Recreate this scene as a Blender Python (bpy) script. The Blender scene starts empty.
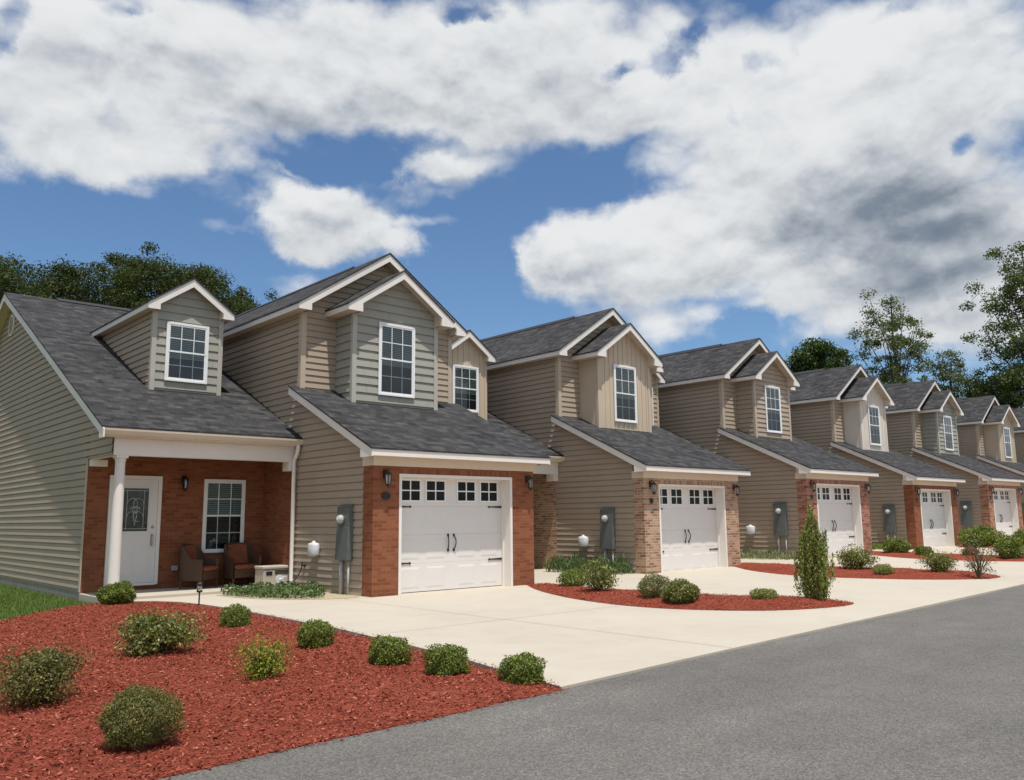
import bpy, bmesh, math, random
import numpy as np
from mathutils import Vector, Matrix
from mathutils.geometry import delaunay_2d_cdt

scene = bpy.context.scene
COL = scene.collection
rad = math.radians

# ------------------------------------------------------------------ camera
cam_d = bpy.data.cameras.new("camera")
cam = bpy.data.objects.new("camera", cam_d)
COL.objects.link(cam)
cam_d.sensor_width = 36.0
cam_d.lens = 852.04 * 36.0 / 1024.0
cam_d.clip_start = 0.1
cam_d.clip_end = 3000.0
c_rt = Vector((0.742230926638626, -0.6700730738265426, -0.009763568702866562))
c_up = Vector((-0.0932855630735812, -0.11773673644630984, 0.9886535614728839))
c_fw = Vector((0.6636196616008386, 0.7328984490525416, 0.1498959909843066))
cam.matrix_world = Matrix(((c_rt.x, c_up.x, -c_fw.x, -8.9976),
                           (c_rt.y, c_up.y, -c_fw.y, -13.8911),
                           (c_rt.z, c_up.z, -c_fw.z, 1.4193),
                           (0, 0, 0, 1)))
scene.camera = cam

# ------------------------------------------------------------------ sun, sky, exposure
SUN = Vector((-0.095, -0.30, 1.0)).normalized()          # towards the sun
SUN_EL = math.asin(SUN.z)
SUN_AZ = math.atan2(SUN.x, SUN.y) % (2 * math.pi)        # from +Y towards +X
sun_d = bpy.data.lights.new("sun", 'SUN')
sun_d.energy = 4.9
sun_d.angle = rad(0.53)
sun_d.color = (1.0, 0.955, 0.89)
sun = bpy.data.objects.new("sun", sun_d)
sun.rotation_euler = SUN.to_track_quat('Z', 'Y').to_euler()
COL.objects.link(sun)

scene.view_settings.view_transform = 'Standard'
scene.view_settings.look = 'None'
scene.view_settings.exposure = -0.06
scene.view_settings.gamma = 1.0
scene.view_settings.use_curve_mapping = False
scene.cycles.max_bounces = 8
scene.cycles.transparent_max_bounces = 8
scene.cycles.use_denoising = True

# clouds: (azimuth, elevation, half-width, half-height, weight) in radians on the sky
CLOUDS = [(0.281, 0.464, 0.234, 0.079, 1.1), (0.514, 0.511, 0.286, 0.073, 1.1), (0.775, 0.519, 0.244, 0.074, 1.0), (0.227, 0.381, 0.126, 0.035, 0.6), (0.391, 0.395, 0.108, 0.025, 0.4), (0.576, 0.469, 0.211, 0.041, 0.6), (0.799, 0.451, 0.146, 0.032, 0.5), (0.97, 0.465, 0.136, 0.061, 0.8), (0.247, 0.369, 0.06, 0.026, 0.4), (1.191, 0.442, 0.198, 0.084, 1.1), (1.035, 0.374, 0.159, 0.063, 1.0), (1.181, 0.312, 0.172, 0.091, 1.2), (1.104, 0.247, 0.11, 0.048, 0.9), (1.268, 0.217, 0.085, 0.07, 0.8), (1.123, 0.514, 0.161, 0.046, 0.6), (0.892, 0.295, 0.14, 0.058, 1.1), (0.79, 0.315, 0.066, 0.039, 0.9), (0.777, 0.284, 0.054, 0.034, 0.8), (0.986, 0.313, 0.1, 0.055, 0.9), (0.936, 0.22, 0.079, 0.025, 0.6), (1.172, 0.197, 0.137, 0.026, 0.6), (0.917, 0.335, 0.058, 0.029, 0.6), (0.466, 0.352, 0.042, 0.029, 0.95), (0.504, 0.362, 0.045, 0.027, 0.95), (0.544, 0.35, 0.05, 0.029, 0.95), (0.584, 0.334, 0.046, 0.025, 0.9), (0.484, 0.318, 0.06, 0.026, 0.9), (0.545, 0.314, 0.074, 0.022, 0.8), (0.614, 0.318, 0.026, 0.016, 0.5), (0.638, 0.393, 0.068, 0.026, 0.62), (0.681, 0.414, 0.056, 0.017, 0.5), (0.619, 0.407, 0.049, 0.015, 0.4), (0.474, 0.27, 0.052, 0.016, 0.4), (0.668, 0.345, 0.061, 0.012, 0.5), (0.601, 0.368, 0.036, 0.011, 0.3), (0.386, 0.322, 0.046, 0.01, 0.42), (0.471, 0.393, 0.023, 0.006, 0.35), (0.17, 0.484, 0.022, 0.03, -0.52), (0.18, 0.468, 0.016, 0.019, -0.31), (0.293, 0.519, 0.028, 0.013, -0.42), (0.31, 0.528, 0.019, 0.01, -0.31), (0.271, 0.426, 0.023, 0.017, -0.18), (0.26, 0.411, 0.014, 0.012, -0.13), (0.373, 0.436, 0.032, 0.013, -0.31), (0.395, 0.432, 0.023, 0.012, -0.25), (0.68, 0.568, 0.029, 0.013, -0.57), (0.707, 0.56, 0.019, 0.009, -0.42), (0.865, 0.505, 0.025, 0.012, -0.57), (0.89, 0.512, 0.023, 0.01, -0.52), (0.934, 0.51, 0.023, 0.016, -0.62), (0.959, 0.524, 0.019, 0.019, -0.57), (0.976, 0.533, 0.016, 0.013, -0.42), (1.045, 0.502, 0.022, 0.012, -0.52), (1.074, 0.492, 0.017, 0.013, -0.47), (1.095, 0.501, 0.014, 0.012, -0.31), (1.002, 0.449, 0.014, 0.023, -0.47), (1.012, 0.466, 0.013, 0.012, -0.26), (1.26, 0.38, 0.016, 0.012, -0.62), (1.131, 0.415, 0.025, 0.009, -0.26), (1.196, 0.518, 0.023, 0.007, -0.36), (0.9, 0.513, 0.073, 0.024, -0.25), (0.281, 0.303, 0.192, 0.051, -0.5), (0.723, 0.331, 0.061, 0.056, -0.45), (0.686, 0.267, 0.072, 0.052, -0.6), (0.834, 0.384, 0.09, 0.022, -0.55), (1.009, 0.216, 0.055, 0.018, -0.7), (0.529, 0.399, 0.084, 0.01, -0.4)]
GREYS = [(1.14, 0.323, 0.139, 0.052, 0.32), (1.207, 0.266, 0.12, 0.051, 0.29), (1.012, 0.365, 0.098, 0.035, 0.15), (0.543, 0.31, 0.098, 0.018, 0.12), (0.89, 0.251, 0.102, 0.025, 0.14), (1.186, 0.383, 0.124, 0.033, 0.11), (1.274, 0.277, 0.076, 0.065, 0.15), (0.516, 0.45, 0.202, 0.029, 0.06), (0.28, 0.478, 0.142, 0.041, 0.06)]
SKY_STRENGTH = 0.115


class NT:
    """small node-tree helper"""
    def __init__(self, tree):
        self.t = tree
        self.n = tree.nodes
        self.l = tree.links

    def add(self, typ, **kw):
        nd = self.n.new(typ)
        for k, v in kw.items():
            setattr(nd, k, v)
        return nd

    def link(self, a, b):
        self.l.new(a, b)

    def val(self, sock, v):
        if isinstance(v, bpy.types.NodeSocket):
            self.l.new(v, sock)
        else:
            sock.default_value = v

    def math(self, op, a, b=0.0, c=0.0, clamp=False):
        nd = self.add('ShaderNodeMath', operation=op, use_clamp=clamp)
        self.val(nd.inputs[0], a)
        self.val(nd.inputs[1], b)
        if len(nd.inputs) > 2:
            self.val(nd.inputs[2], c)
        return nd.outputs[0]

    def vmath(self, op, a, b=None, scale=None):
        nd = self.add('ShaderNodeVectorMath', operation=op)
        self.val(nd.inputs[0], a)
        if b is not None:
            self.val(nd.inputs[1], b)
        if scale is not None:
            self.val(nd.inputs['Scale'], scale)
        return nd.outputs['Value'] if op in ('LENGTH', 'DOT_PRODUCT', 'DISTANCE') else nd.outputs[0]

    def noise(self, vec, scale, detail=2.0, rough=0.5, dist=0.0, lac=2.0):
        nd = self.add('ShaderNodeTexNoise')
        if vec is not None:
            self.l.new(vec, nd.inputs['Vector'])
        nd.inputs['Scale'].default_value = scale
        nd.inputs['Detail'].default_value = detail
        nd.inputs['Roughness'].default_value = rough
        nd.inputs['Distortion'].default_value = dist
        nd.inputs['Lacunarity'].default_value = lac
        return nd

    def ramp(self, fac, stops, interp='LINEAR'):
        nd = self.add('ShaderNodeValToRGB')
        cr = nd.color_ramp
        cr.interpolation = interp
        while len(cr.elements) < len(stops):
            cr.elements.new(0.5)
        for e, (p, c) in zip(cr.elements, stops):
            e.position = p
            e.color = c if len(c) == 4 else (*c, 1)
        self.val(nd.inputs[0], fac)
        return nd.outputs[0]

    def mix(self, fac, a, b, blend='MIX'):
        nd = self.add('ShaderNodeMix', data_type='RGBA', blend_type=blend)
        self.val(nd.inputs[0], fac)
        for s, v in ((nd.inputs[6], a), (nd.inputs[7], b)):
            if isinstance(v, bpy.types.NodeSocket):
                self.l.new(v, s)
            else:
                s.default_value = v if len(v) == 4 else (*v, 1)
        return nd.outputs[2]

    def maprange(self, v, a, b, c=0.0, d=1.0, typ='LINEAR'):
        nd = self.add('ShaderNodeMapRange', interpolation_type=typ)
        self.val(nd.inputs['Value'], v)
        for k, x in (('From Min', a), ('From Max', b), ('To Min', c), ('To Max', d)):
            self.val(nd.inputs[k], x)
        return nd.outputs[0]


def build_world():
    w = bpy.data.worlds.new("World")
    scene.world = w
    w.use_nodes = True
    t = NT(w.node_tree)
    t.n.clear()
    out = t.add('ShaderNodeOutputWorld')
    sky = t.add('ShaderNodeTexSky', sky_type='NISHITA')
    sky.sun_disc = False
    sky.sun_elevation = SUN_EL
    sky.sun_rotation = SUN_AZ
    sky.altitude = 0.0
    sky.air_density = 1.0
    sky.dust_density = 0.4
    sky.ozone_density = 3.0
    d = t.add('ShaderNodeTexCoord').outputs['Generated']
    d = t.vmath('NORMALIZE', d)
    sep = t.add('ShaderNodeSeparateXYZ')
    t.link(d, sep.inputs[0])
    az = t.math('ARCTAN2', sep.outputs[0], sep.outputs[1])
    el = t.math('ARCSINE', sep.outputs[2])
    # warp the sky position so cloud edges are ragged
    wn = t.noise(d, 9.0, 6.0, 0.6)
    wv = t.vmath('SCALE', t.vmath('SUBTRACT', wn.outputs['Color'], (0.5, 0.5, 0.5)), scale=0.075)
    wn_b = t.noise(d, 34.0, 5.0, 0.65)
    wv = t.vmath('ADD', wv, t.vmath('SCALE', t.vmath('SUBTRACT', wn_b.outputs['Color'], (0.5, 0.5, 0.5)), scale=0.022))
    comb = t.add('ShaderNodeCombineXYZ')
    t.link(az, comb.inputs[0])
    t.link(el, comb.inputs[1])
    wv2 = t.vmath('MULTIPLY', wv, (1.3, 0.8, 0.0))
    p = t.vmath('ADD', comb.outputs[0], wv2)

    def field(lst, p=p):
        acc = None
        for (a, e, ra, re, wgt) in lst:
            q = t.vmath('MULTIPLY', t.vmath('SUBTRACT', p, (a, e, 0)), (1 / ra, 1 / re, 0))
            l = t.vmath('LENGTH', q)
            f = t.maprange(l, 1.35, 0.25, 0.0, wgt, 'SMOOTHSTEP')
            acc = f if acc is None else t.math('ADD', acc, f)
        return acc
    base = field(CLOUDS)
    base_up = field([c for c in CLOUDS if c[4] > 0.3], t.vmath('ADD', p, (-0.010, 0.022, 0.0)))
    base_dn = field([c for c in CLOUDS if c[4] > 0.3])
    rim = t.math('MINIMUM', t.math('MAXIMUM', t.math('SUBTRACT', base_dn, base_up), -0.5), 0.6)
    # fine structure
    stretch = t.vmath('MULTIPLY', d, (1, 1, 1.7))
    n1 = t.noise(stretch, 7.0, 8.0, 0.54, 0.25)
    nn = n1.outputs[0]
    # the same noise a little nearer the sun: the slope shows which side of a puff is lit
    off = t.vmath('ADD', stretch, (-0.004, -0.006, 0.030))
    n2 = t.noise(off, 7.0, 5.0, 0.55, 0.25).outputs[0]
    relief = t.math('SUBTRACT', t.noise(stretch, 7.0, 5.0, 0.55, 0.25).outputs[0], n2)
    fine_up = t.noise(off, 17.0, 4.0, 0.55, 0.2).outputs[0]
    relief = t.math('ADD', relief, t.math('MULTIPLY', t.math('SUBTRACT', t.noise(stretch, 17.0, 4.0, 0.55, 0.2).outputs[0], fine_up), 0.45))
    # unseen cloud elsewhere in the sky, amount set to whiten light in the shade
    far = t.noise(stretch, 2.6, 3.0, 0.5).outputs[0]
    inview = t.maprange(t.math('ABSOLUTE', t.math('SUBTRACT', az, 0.75)), 0.75, 1.15, 1.0, 0.0, 'SMOOTHSTEP')
    unseen_cloud = t.math('MULTIPLY', t.maprange(far, 0.40, 0.56, 0.0, 0.9), t.math('MULTIPLY', t.math('SUBTRACT', 1.0, inview), t.maprange(t.math('ABSOLUTE', t.math('ADD', az, 1.35)), 0.8, 1.3, 0.9, 1.0, 'SMOOTHSTEP')))
    bil = None
    for sc_, am in ((9.0, 1.3), (21.0, 0.75), (46.0, 0.2)):
        bn = t.noise(stretch, sc_, 1.0, 0.4).outputs[0]
        bb_ = t.math('MULTIPLY', t.math('ABSOLUTE', t.math('SUBTRACT', bn, 0.5)), am)
        bil = bb_ if bil is None else t.math('ADD', bil, bb_)
    bil = t.math('SUBTRACT', bil, 0.20)
    dens = t.math('ADD', t.math('ADD', base, unseen_cloud), t.math('MULTIPLY', t.math('SUBTRACT', nn, 0.5), 1.7))
    dens = t.math('ADD', dens, bil)
    cover = t.maprange(dens, 0.05, 0.95, 0.0, 1.0, 'SMOOTHSTEP')
    cover = t.math('MULTIPLY', cover, t.maprange(el, 0.0, 0.06))
    thick = t.maprange(dens, 0.4, 1.5, 0.0, 1.0)
    grey = field(GREYS)
    rimb = t.math('MULTIPLY', rim, 0.17)
    soft = t.noise(stretch, 4.5, 3.0, 0.5).outputs[0]
    bright = t.math('ADD', t.math('ADD', 0.85, t.math('MULTIPLY', t.math('SUBTRACT', soft, 0.5), 0.40)), t.math('MULTIPLY', relief, 0.8))
    n3 = t.noise(stretch, 16.0, 6.0, 0.55).outputs[0]
    bright = t.math('ADD', bright, t.math('MULTIPLY', t.math('SUBTRACT', n3, 0.5), 0.10))
    bright = t.math('ADD', bright, t.math('MULTIPLY', bil, 0.22))
    bright = t.math('ADD', bright, rimb)
    bright = t.math('SUBTRACT', bright, t.math('MULTIPLY', thick, 0.10))
    bright = t.math('SUBTRACT', bright, t.math('MULTIPLY', grey, t.math('ADD', 0.45, t.math('MULTIPLY', nn, 0.45))))
    bright = t.maprange(bright, 0.05, 1.05, 0.12, 0.97, 'SMOOTHERSTEP')
    ccol = t.ramp(bright, [(0.0, (0.11, 0.16, 0.24)), (0.3, (0.25, 0.30, 0.37)), (0.6, (0.53, 0.575, 0.63)), (1.0, (0.95, 0.965, 0.975))])
    bg1 = t.add('ShaderNodeBackground')
    tint = t.mix(1.0, sky.outputs[0], (0.80, 0.95, 1.06), 'MULTIPLY')
    t.link(tint, bg1.inputs[0])
    bg1.inputs[1].default_value = SKY_STRENGTH
    bg2 = t.add('ShaderNodeBackground')
    t.link(ccol, bg2.inputs[0])
    bg2.inputs[1].default_value = 0.92
    mx = t.add('ShaderNodeMixShader')
    t.link(cover, mx.inputs[0])
    t.link(bg1.outputs[0], mx.inputs[1])
    t.link(bg2.outputs[0], mx.inputs[2])
    t.link(mx.outputs[0], out.inputs[0])
    w.cycles.sampling_method = 'MANUAL'
    w.cycles.sample_map_resolution = 512


build_world()


# ------------------------------------------------------------------ materials
def new_mat(name):
    m = bpy.data.materials.new(name)
    m.use_nodes = True
    t = NT(m.node_tree)
    b = t.n['Principled BSDF']
    return m, t, b


def bump(t, b, height, strength=0.3, dist=0.01):
    bp = t.add('ShaderNodeBump')
    bp.inputs['Strength'].default_value = strength
    bp.inputs['Distance'].default_value = dist
    t.link(height, bp.inputs['Height'])
    t.link(bp.outputs[0], b.inputs['Normal'])


def obj_coord(t):
    return t.add('ShaderNodeTexCoord').outputs['Object']


def uv_coord(t):
    return t.add('ShaderNodeTexCoord').outputs['UV']


def mat_plain(name, col, rough=0.5, var=0.08, scale=3.0, spec=0.4, metal=0.0, bmp=0.0, bscale=60.0):
    m, t, b = new_mat(name)
    oc = obj_coord(t)
    n = t.noise(oc, scale, 5.0, 0.6).outputs[0]
    lo = tuple(c * (1 - var) for c in col)
    hi = tuple(min(1, c * (1 + var)) for c in col)
    t.link(t.ramp(n, [(0.3, lo), (0.7, hi)]), b.inputs['Base Color'])
    b.inputs['Roughness'].default_value = rough
    b.inputs['Specular IOR Level'].default_value = spec
    b.inputs['Metallic'].default_value = metal
    if bmp:
        bump(t, b, t.noise(oc, bscale, 3.0, 0.6).outputs[0], bmp, 0.004)
    return m


def mat_siding(name, col, seam=3.66):
    """vinyl lap: faint panel-to-panel tone, soft woodgrain"""
    m, t, b = new_mat(name)
    uv = uv_coord(t)
    oc = obj_coord(t)
    n = t.noise(oc, 0.8, 4.0, 0.6).outputs[0]
    st = t.vmath('MULTIPLY', uv, (1.2, 40.0, 1.0))
    g = t.noise(st, 4.0, 4.0, 0.6).outputs[0]
    f = t.math('ADD', t.math('MULTIPLY', n, 0.65), t.math('MULTIPLY', g, 0.35))
    lo = tuple(c * 0.91 for c in col)
    hi = tuple(c * 1.07 for c in col)
    t.link(t.ramp(f, [(0.3, lo), (0.7, hi)]), b.inputs['Base Color'])
    b.inputs['Roughness'].default_value = 0.55
    b.inputs['Specular IOR Level'].default_value = 0.3
    bump(t, b, g, 0.12, 0.003)
    return m


def mat_brick(name, c1, c2, c3, mortar, soldier=False):
    m, t, b = new_mat(name)
    uv = uv_coord(t)
    if soldier:
        mp = t.add('ShaderNodeMapping')
        mp.inputs['Rotation'].default_value = (0, 0, rad(90))
        t.link(uv, mp.inputs[0])
        uv = mp.outputs[0]
    jit = t.noise(uv, 14.0, 2.0, 0.5).outputs['Color']
    uvj = t.vmath('ADD', uv, t.vmath('SCALE', t.vmath('SUBTRACT', jit, (0.5, 0.5, 0.5)), scale=0.006))
    br = t.add('ShaderNodeTexBrick')
    br.offset = 0.0 if soldier else 0.5
    t.link(uvj, br.inputs['Vector'])
    br.inputs['Color1'].default_value = (0, 0, 0, 1)
    br.inputs['Color2'].default_value = (1, 1, 1, 1)
    br.inputs['Mortar'].default_value = (0.5, 0.5, 0.5, 1)
    br.inputs['Scale'].default_value = 1.0
    br.inputs['Mortar Size'].default_value = 0.0055
    br.inputs['Mortar Smooth'].default_value = 0.15
    br.inputs['Bias'].default_value = 0.0
    br.inputs['Brick Width'].default_value = 0.203
    br.inputs['Row Height'].default_value = 0.0677
    tone = t.add('ShaderNodeSeparateColor')
    t.link(br.outputs['Color'], tone.inputs[0])
    n = t.noise(uv, 30.0, 4.0, 0.65).outputs[0]
    big = t.noise(uv, 1.3, 3.0, 0.5).outputs[0]
    f = t.math('ADD', t.math('MULTIPLY', tone.outputs[0], 0.62),
               t.math('ADD', t.math('MULTIPLY', n, 0.25), t.math('MULTIPLY', big, 0.15)))
    col = t.ramp(f, [(0.12, c3), (0.3, c1), (0.62, c2), (0.9, tuple(x * 1.15 for x in c2))])
    fin = t.mix(br.outputs['Fac'], col, mortar)
    t.link(fin, b.inputs['Base Color'])
    b.inputs['Roughness'].default_value = 0.85
    b.inputs['Specular IOR Level'].default_value = 0.2
    h = t.math('SUBTRACT', t.math('MULTIPLY', n, 0.35), br.outputs['Fac'])
    bump(t, b, h, 0.6, 0.006)
    return m


def mat_shingle(name):
    m, t, b = new_mat(name)
    uv = uv_coord(t)

    def row(width, off, rowh, seedshift):
        v = t.vmath('ADD', uv, seedshift)
        br = t.add('ShaderNodeTexBrick')
        br.offset = off
        br.offset_frequency = 2
        t.link(v, br.inputs['Vector'])
        br.inputs['Color1'].default_value = (0, 0, 0, 1)
        br.inputs['Color2'].default_value = (1, 1, 1, 1)
        br.inputs['Mortar'].default_value = (0.0, 0.0, 0.0, 1)
        br.inputs['Scale'].default_value = 1.0
        br.inputs['Mortar Size'].default_value = 0.004
        br.inputs['Mortar Smooth'].default_value = 0.4
        br.inputs['Brick Width'].default_value = width
        br.inputs['Row Height'].default_value = rowh
        return br
    b1 = row(0.31, 0.37, 0.143, (0, 0, 0))
    b2 = row(0.17, 0.61, 0.143, (0.083, 0, 0))
    n = t.noise(uv, 160.0, 2.0, 0.7).outputs[0]
    mid = t.noise(t.vmath('MULTIPLY', uv, (5.0, 20.0, 1)), 1.0, 4.0, 0.6).outputs[0]
    big = t.noise(uv, 0.5, 4.0, 0.6).outputs[0]
    s1 = t.add('ShaderNodeSeparateColor'); t.link(b1.outputs['Color'], s1.inputs[0])
    s2 = t.add('ShaderNodeSeparateColor'); t.link(b2.outputs['Color'], s2.inputs[0])
    f = t.math('ADD', t.math('MULTIPLY', s1.outputs[0], 0.30), t.math('MULTIPLY', s2.outputs[0], 0.26))
    f = t.math('ADD', f, t.math('MULTIPLY', n, 0.26))
    f = t.math('ADD', f, t.math('MULTIPLY', mid, 0.15))
    f = t.math('ADD', f, t.math('MULTIPLY', t.math('SUBTRACT', big, 0.5), 0.08))
    col = t.ramp(f, [(0.16, (0.019, 0.019, 0.020)), (0.5, (0.050, 0.049, 0.050)), (0.72, (0.080, 0.078, 0.078)), (0.95, (0.136, 0.131, 0.128))])
    t.link(col, b.inputs['Base Color'])
    b.inputs['Roughness'].default_value = 0.92
    b.inputs['Specular IOR Level'].default_value = 0.15
    # each course steps down towards the eave
    sp = t.add('ShaderNodeSeparateXYZ'); t.link(uv, sp.inputs[0])
    fr = t.math('FRACT', t.math('DIVIDE', sp.outputs[1], 0.143))
    h = t.math('ADD', t.math('MULTIPLY', t.math('SUBTRACT', 1.0, fr), 0.8), t.math('ADD', t.math('MULTIPLY', n, 0.35), t.math('MULTIPLY', s1.outputs[0], 0.4)))
    bump(t, b, h, 0.7, 0.009)
    return m


def mat_concrete():
    m, t, b = new_mat('concrete')
    oc = obj_coord(t)
    big = t.noise(oc, 0.35, 5.0, 0.6).outputs[0]
    mid = t.noise(oc, 2.2, 6.0, 0.65).outputs[0]
    fine = t.noise(oc, 90.0, 3.0, 0.6).outputs[0]
    stain = t.maprange(t.noise(oc, 0.9, 6.0, 0.7, 0.6).outputs[0], 0.60, 0.74)
    f = t.math('ADD', t.math('ADD', t.math('MULTIPLY', big, 0.5), t.math('MULTIPLY', mid, 0.3)), t.math('MULTIPLY', fine, 0.2))
    col = t.ramp(f, [(0.3, (0.42, 0.372, 0.298)), (0.5, (0.48, 0.430, 0.350)), (0.72, (0.53, 0.480, 0.395))])
    col = t.mix(t.math('MULTIPLY', stain, 0.26), col, (0.27, 0.235, 0.19))
    t.link(col, b.inputs['Base Color'])
    b.inputs['Roughness'].default_value = 0.9
    b.inputs['Specular IOR Level'].default_value = 0.2
    bump(t, b, fine, 0.25, 0.003)
    return m


def mat_asphalt():
    m, t, b = new_mat('asphalt')
    oc = obj_coord(t)
    fine = t.noise(oc, 75.0, 3.0, 0.75).outputs[0]
    vo = t.add('ShaderNodeTexVoronoi')
    vo.inputs['Scale'].default_value = 85.0
    t.link(oc, vo.inputs['Vector'])
    sv = t.add('ShaderNodeSeparateColor'); t.link(vo.outputs['Color'], sv.inputs[0])
    big = t.noise(oc, 0.25, 5.0, 0.6).outputs[0]
    mid = t.noise(oc, 1.6, 5.0, 0.65).outputs[0]
    f = t.math('ADD', t.math('MULTIPLY', fine, 0.35), t.math('MULTIPLY', sv.outputs[0], 0.35))
    f = t.math('ADD', f, t.math('ADD', t.math('MULTIPLY', big, 0.25), t.math('MULTIPLY', mid, 0.2)))
    wear = t.noise(t.vmath('MULTIPLY', oc, (0.25, 1.6, 1)), 1.0, 5.0, 0.6).outputs[0]
    f = t.math('ADD', f, t.math('MULTIPLY', t.math('SUBTRACT', wear, 0.5), 0.22))
    col = t.ramp(f, [(0.30, (0.071, 0.067, 0.060)), (0.55, (0.132, 0.124, 0.112)), (0.75, (0.192, 0.180, 0.162)), (0.92, (0.384, 0.362, 0.324))])
    t.link(col, b.inputs['Base Color'])
    b.inputs['Roughness'].default_value = 0.88
    b.inputs['Specular IOR Level'].default_value = 0.25
    bump(t, b, t.math('ADD', fine, vo.outputs['Distance']), 0.5, 0.006)
    return m


def mat_mulch():
    m, t, b = new_mat('red_mulch')
    oc = obj_coord(t)
    st = t.noise(oc, 6.0, 2.0, 0.5).outputs['Color']
    w = t.vmath('ADD', oc, t.vmath('SCALE', st, scale=0.25))
    a = t.noise(t.vmath('MULTIPLY', w, (1, 2.6, 1)), 30.0, 4.0, 0.7).outputs[0]
    c = t.noise(t.vmath('MULTIPLY', w, (2.6, 1, 1)), 26.0, 4.0, 0.7).outputs[0]
    f = t.math('ADD', t.math('MULTIPLY', a, 0.5), t.math('MULTIPLY', c, 0.5))
    big = t.noise(oc, 0.7, 4.0, 0.6).outputs[0]
    f = t.math('ADD', f, t.math('MULTIPLY', t.math('SUBTRACT', big, 0.5), 0.22))
    col = t.ramp(f, [(0.33, (0.099, 0.024, 0.014)), (0.46, (0.221, 0.049, 0.028)), (0.58, (0.296, 0.075, 0.044)), (0.76, (0.418, 0.144, 0.092))])
    t.link(col, b.inputs['Base Color'])
    b.inputs['Roughness'].default_value = 0.95
    b.inputs['Specular IOR Level'].default_value = 0.1
    bump(t, b, f, 1.0, 0.03)
    return m


def mat_island(name, stops, rough=0.8, trans=0.0, tcol=None, spec=0.3, scale=0.0):
    """a colour per loose piece (leaf, chip, blade), drifting slowly through space"""
    m, t, b = new_mat(name)
    g = t.add('ShaderNodeNewGeometry')
    f = g.outputs['Random Per Island']
    if scale:
        n = t.noise(obj_coord(t), scale, 3.0, 0.5).outputs[0]
        f = t.math('ADD', t.math('MULTIPLY', f, 0.55), t.math('MULTIPLY', t.maprange(n, 0.3, 0.7), 0.45))
    col = t.ramp(f, stops)
    t.link(col, b.inputs['Base Color'])
    b.inputs['Roughness'].default_value = rough
    b.inputs['Specular IOR Level'].default_value = spec
    if trans:
        tr = t.add('ShaderNodeBsdfTranslucent')
        t.link(t.mix(1.0, col, tcol or (1.1, 1.35, 0.6), 'MULTIPLY'), tr.inputs[0])
        mx = t.add('ShaderNodeMixShader')
        mx.inputs[0].default_value = trans
        t.link(b.outputs[0], mx.inputs[1])
        t.link(tr.outputs[0], mx.inputs[2])
        t.link(mx.outputs[0], t.n['Material Output'].inputs[0])
    return m


def mat_glass(name, tint=(0.80, 0.90, 0.88), refl=0.10):
    m, t, b = new_mat(name)
    t.n.remove(b)
    tr = t.add('ShaderNodeBsdfTransparent')
    tr.inputs[0].default_value = (*tint, 1)
    gl = t.add('ShaderNodeBsdfGlossy')
    gl.inputs['Roughness'].default_value = 0.03
    gl.inputs['Color'].default_value = (0.9, 0.95, 1.0, 1)
    fr = t.add('ShaderNodeFresnel')
    fr.inputs['IOR'].default_value = 1.5
    fac = t.math('ADD', fr.outputs[0], refl, clamp=True)
    mx = t.add('ShaderNodeMixShader')
    t.link(fac, mx.inputs[0])
    t.link(tr.outputs[0], mx.inputs[1])
    t.link(gl.outputs[0], mx.inputs[2])
    wn = t.noise(obj_coord(t), 1.5, 2.0, 0.5).outputs[0]
    bp = t.add('ShaderNodeBump')
    bp.inputs['Strength'].default_value = 0.05
    t.link(wn, bp.inputs['Height'])
    t.link(bp.outputs[0], gl.inputs['Normal'])
    t.link(mx.outputs[0], t.n['Material Output'].inputs[0])
    return m


M = {}
M['beige'] = mat_siding('beige_siding', (0.405, 0.325, 0.246))
M['sage'] = mat_siding('sage_siding', (0.345, 0.338, 0.288))
M['tan_board'] = mat_siding('tan_board_siding', (0.58, 0.475, 0.355))
M['cream_board'] = mat_siding('cream_board_siding', (0.72, 0.65, 0.56))
M['beige_trim'] = mat_plain('beige_trim', (0.50, 0.41, 0.31), 0.5, 0.05)
M['sage_trim'] = mat_plain('sage_trim', (0.45, 0.43, 0.37), 0.5, 0.05)
M['white'] = mat_plain('white_trim', (0.80, 0.755, 0.70), 0.45, 0.03, 2.0)
M['soffit'] = mat_plain('soffit_vinyl', (0.68, 0.575, 0.455), 0.55, 0.03)
M['white_door'] = mat_plain('white_painted_steel', (0.74, 0.71, 0.68), 0.4, 0.02)
M['window_white'] = mat_plain('white_window_vinyl', (0.84, 0.84, 0.83), 0.35, 0.02)
M['porch_ceiling'] = mat_plain('low_bounce_ceiling', (0.22, 0.15, 0.10), 0.6, 0.15, 6.0)  # unseen ceiling, coloured dark to cut bounce light in the porch
M['shingle'] = mat_shingle('asphalt_shingle')
M['flash'] = mat_plain('dark_drip_edge', (0.03, 0.03, 0.033), 0.7, 0.1)
MORT = (0.36, 0.31, 0.25)
B_ORANGE = dict(c1=(0.215, 0.068, 0.032), c2=(0.265, 0.096, 0.046), c3=(0.165, 0.050, 0.026), mortar=(0.235, 0.120, 0.068))
B_TAN = dict(c1=(0.29, 0.150, 0.090), c2=(0.43, 0.275, 0.175), c3=(0.15, 0.075, 0.05), mortar=(0.52, 0.455, 0.36))
B_PINK = dict(c1=(0.24, 0.085, 0.055), c2=(0.40, 0.19, 0.13), c3=(0.09, 0.035, 0.028), mortar=(0.36, 0.27, 0.21))
B_BROWN = dict(c1=(0.25, 0.095, 0.055), c2=(0.40, 0.20, 0.12), c3=(0.12, 0.05, 0.035), mortar=(0.40, 0.30, 0.22))
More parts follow.
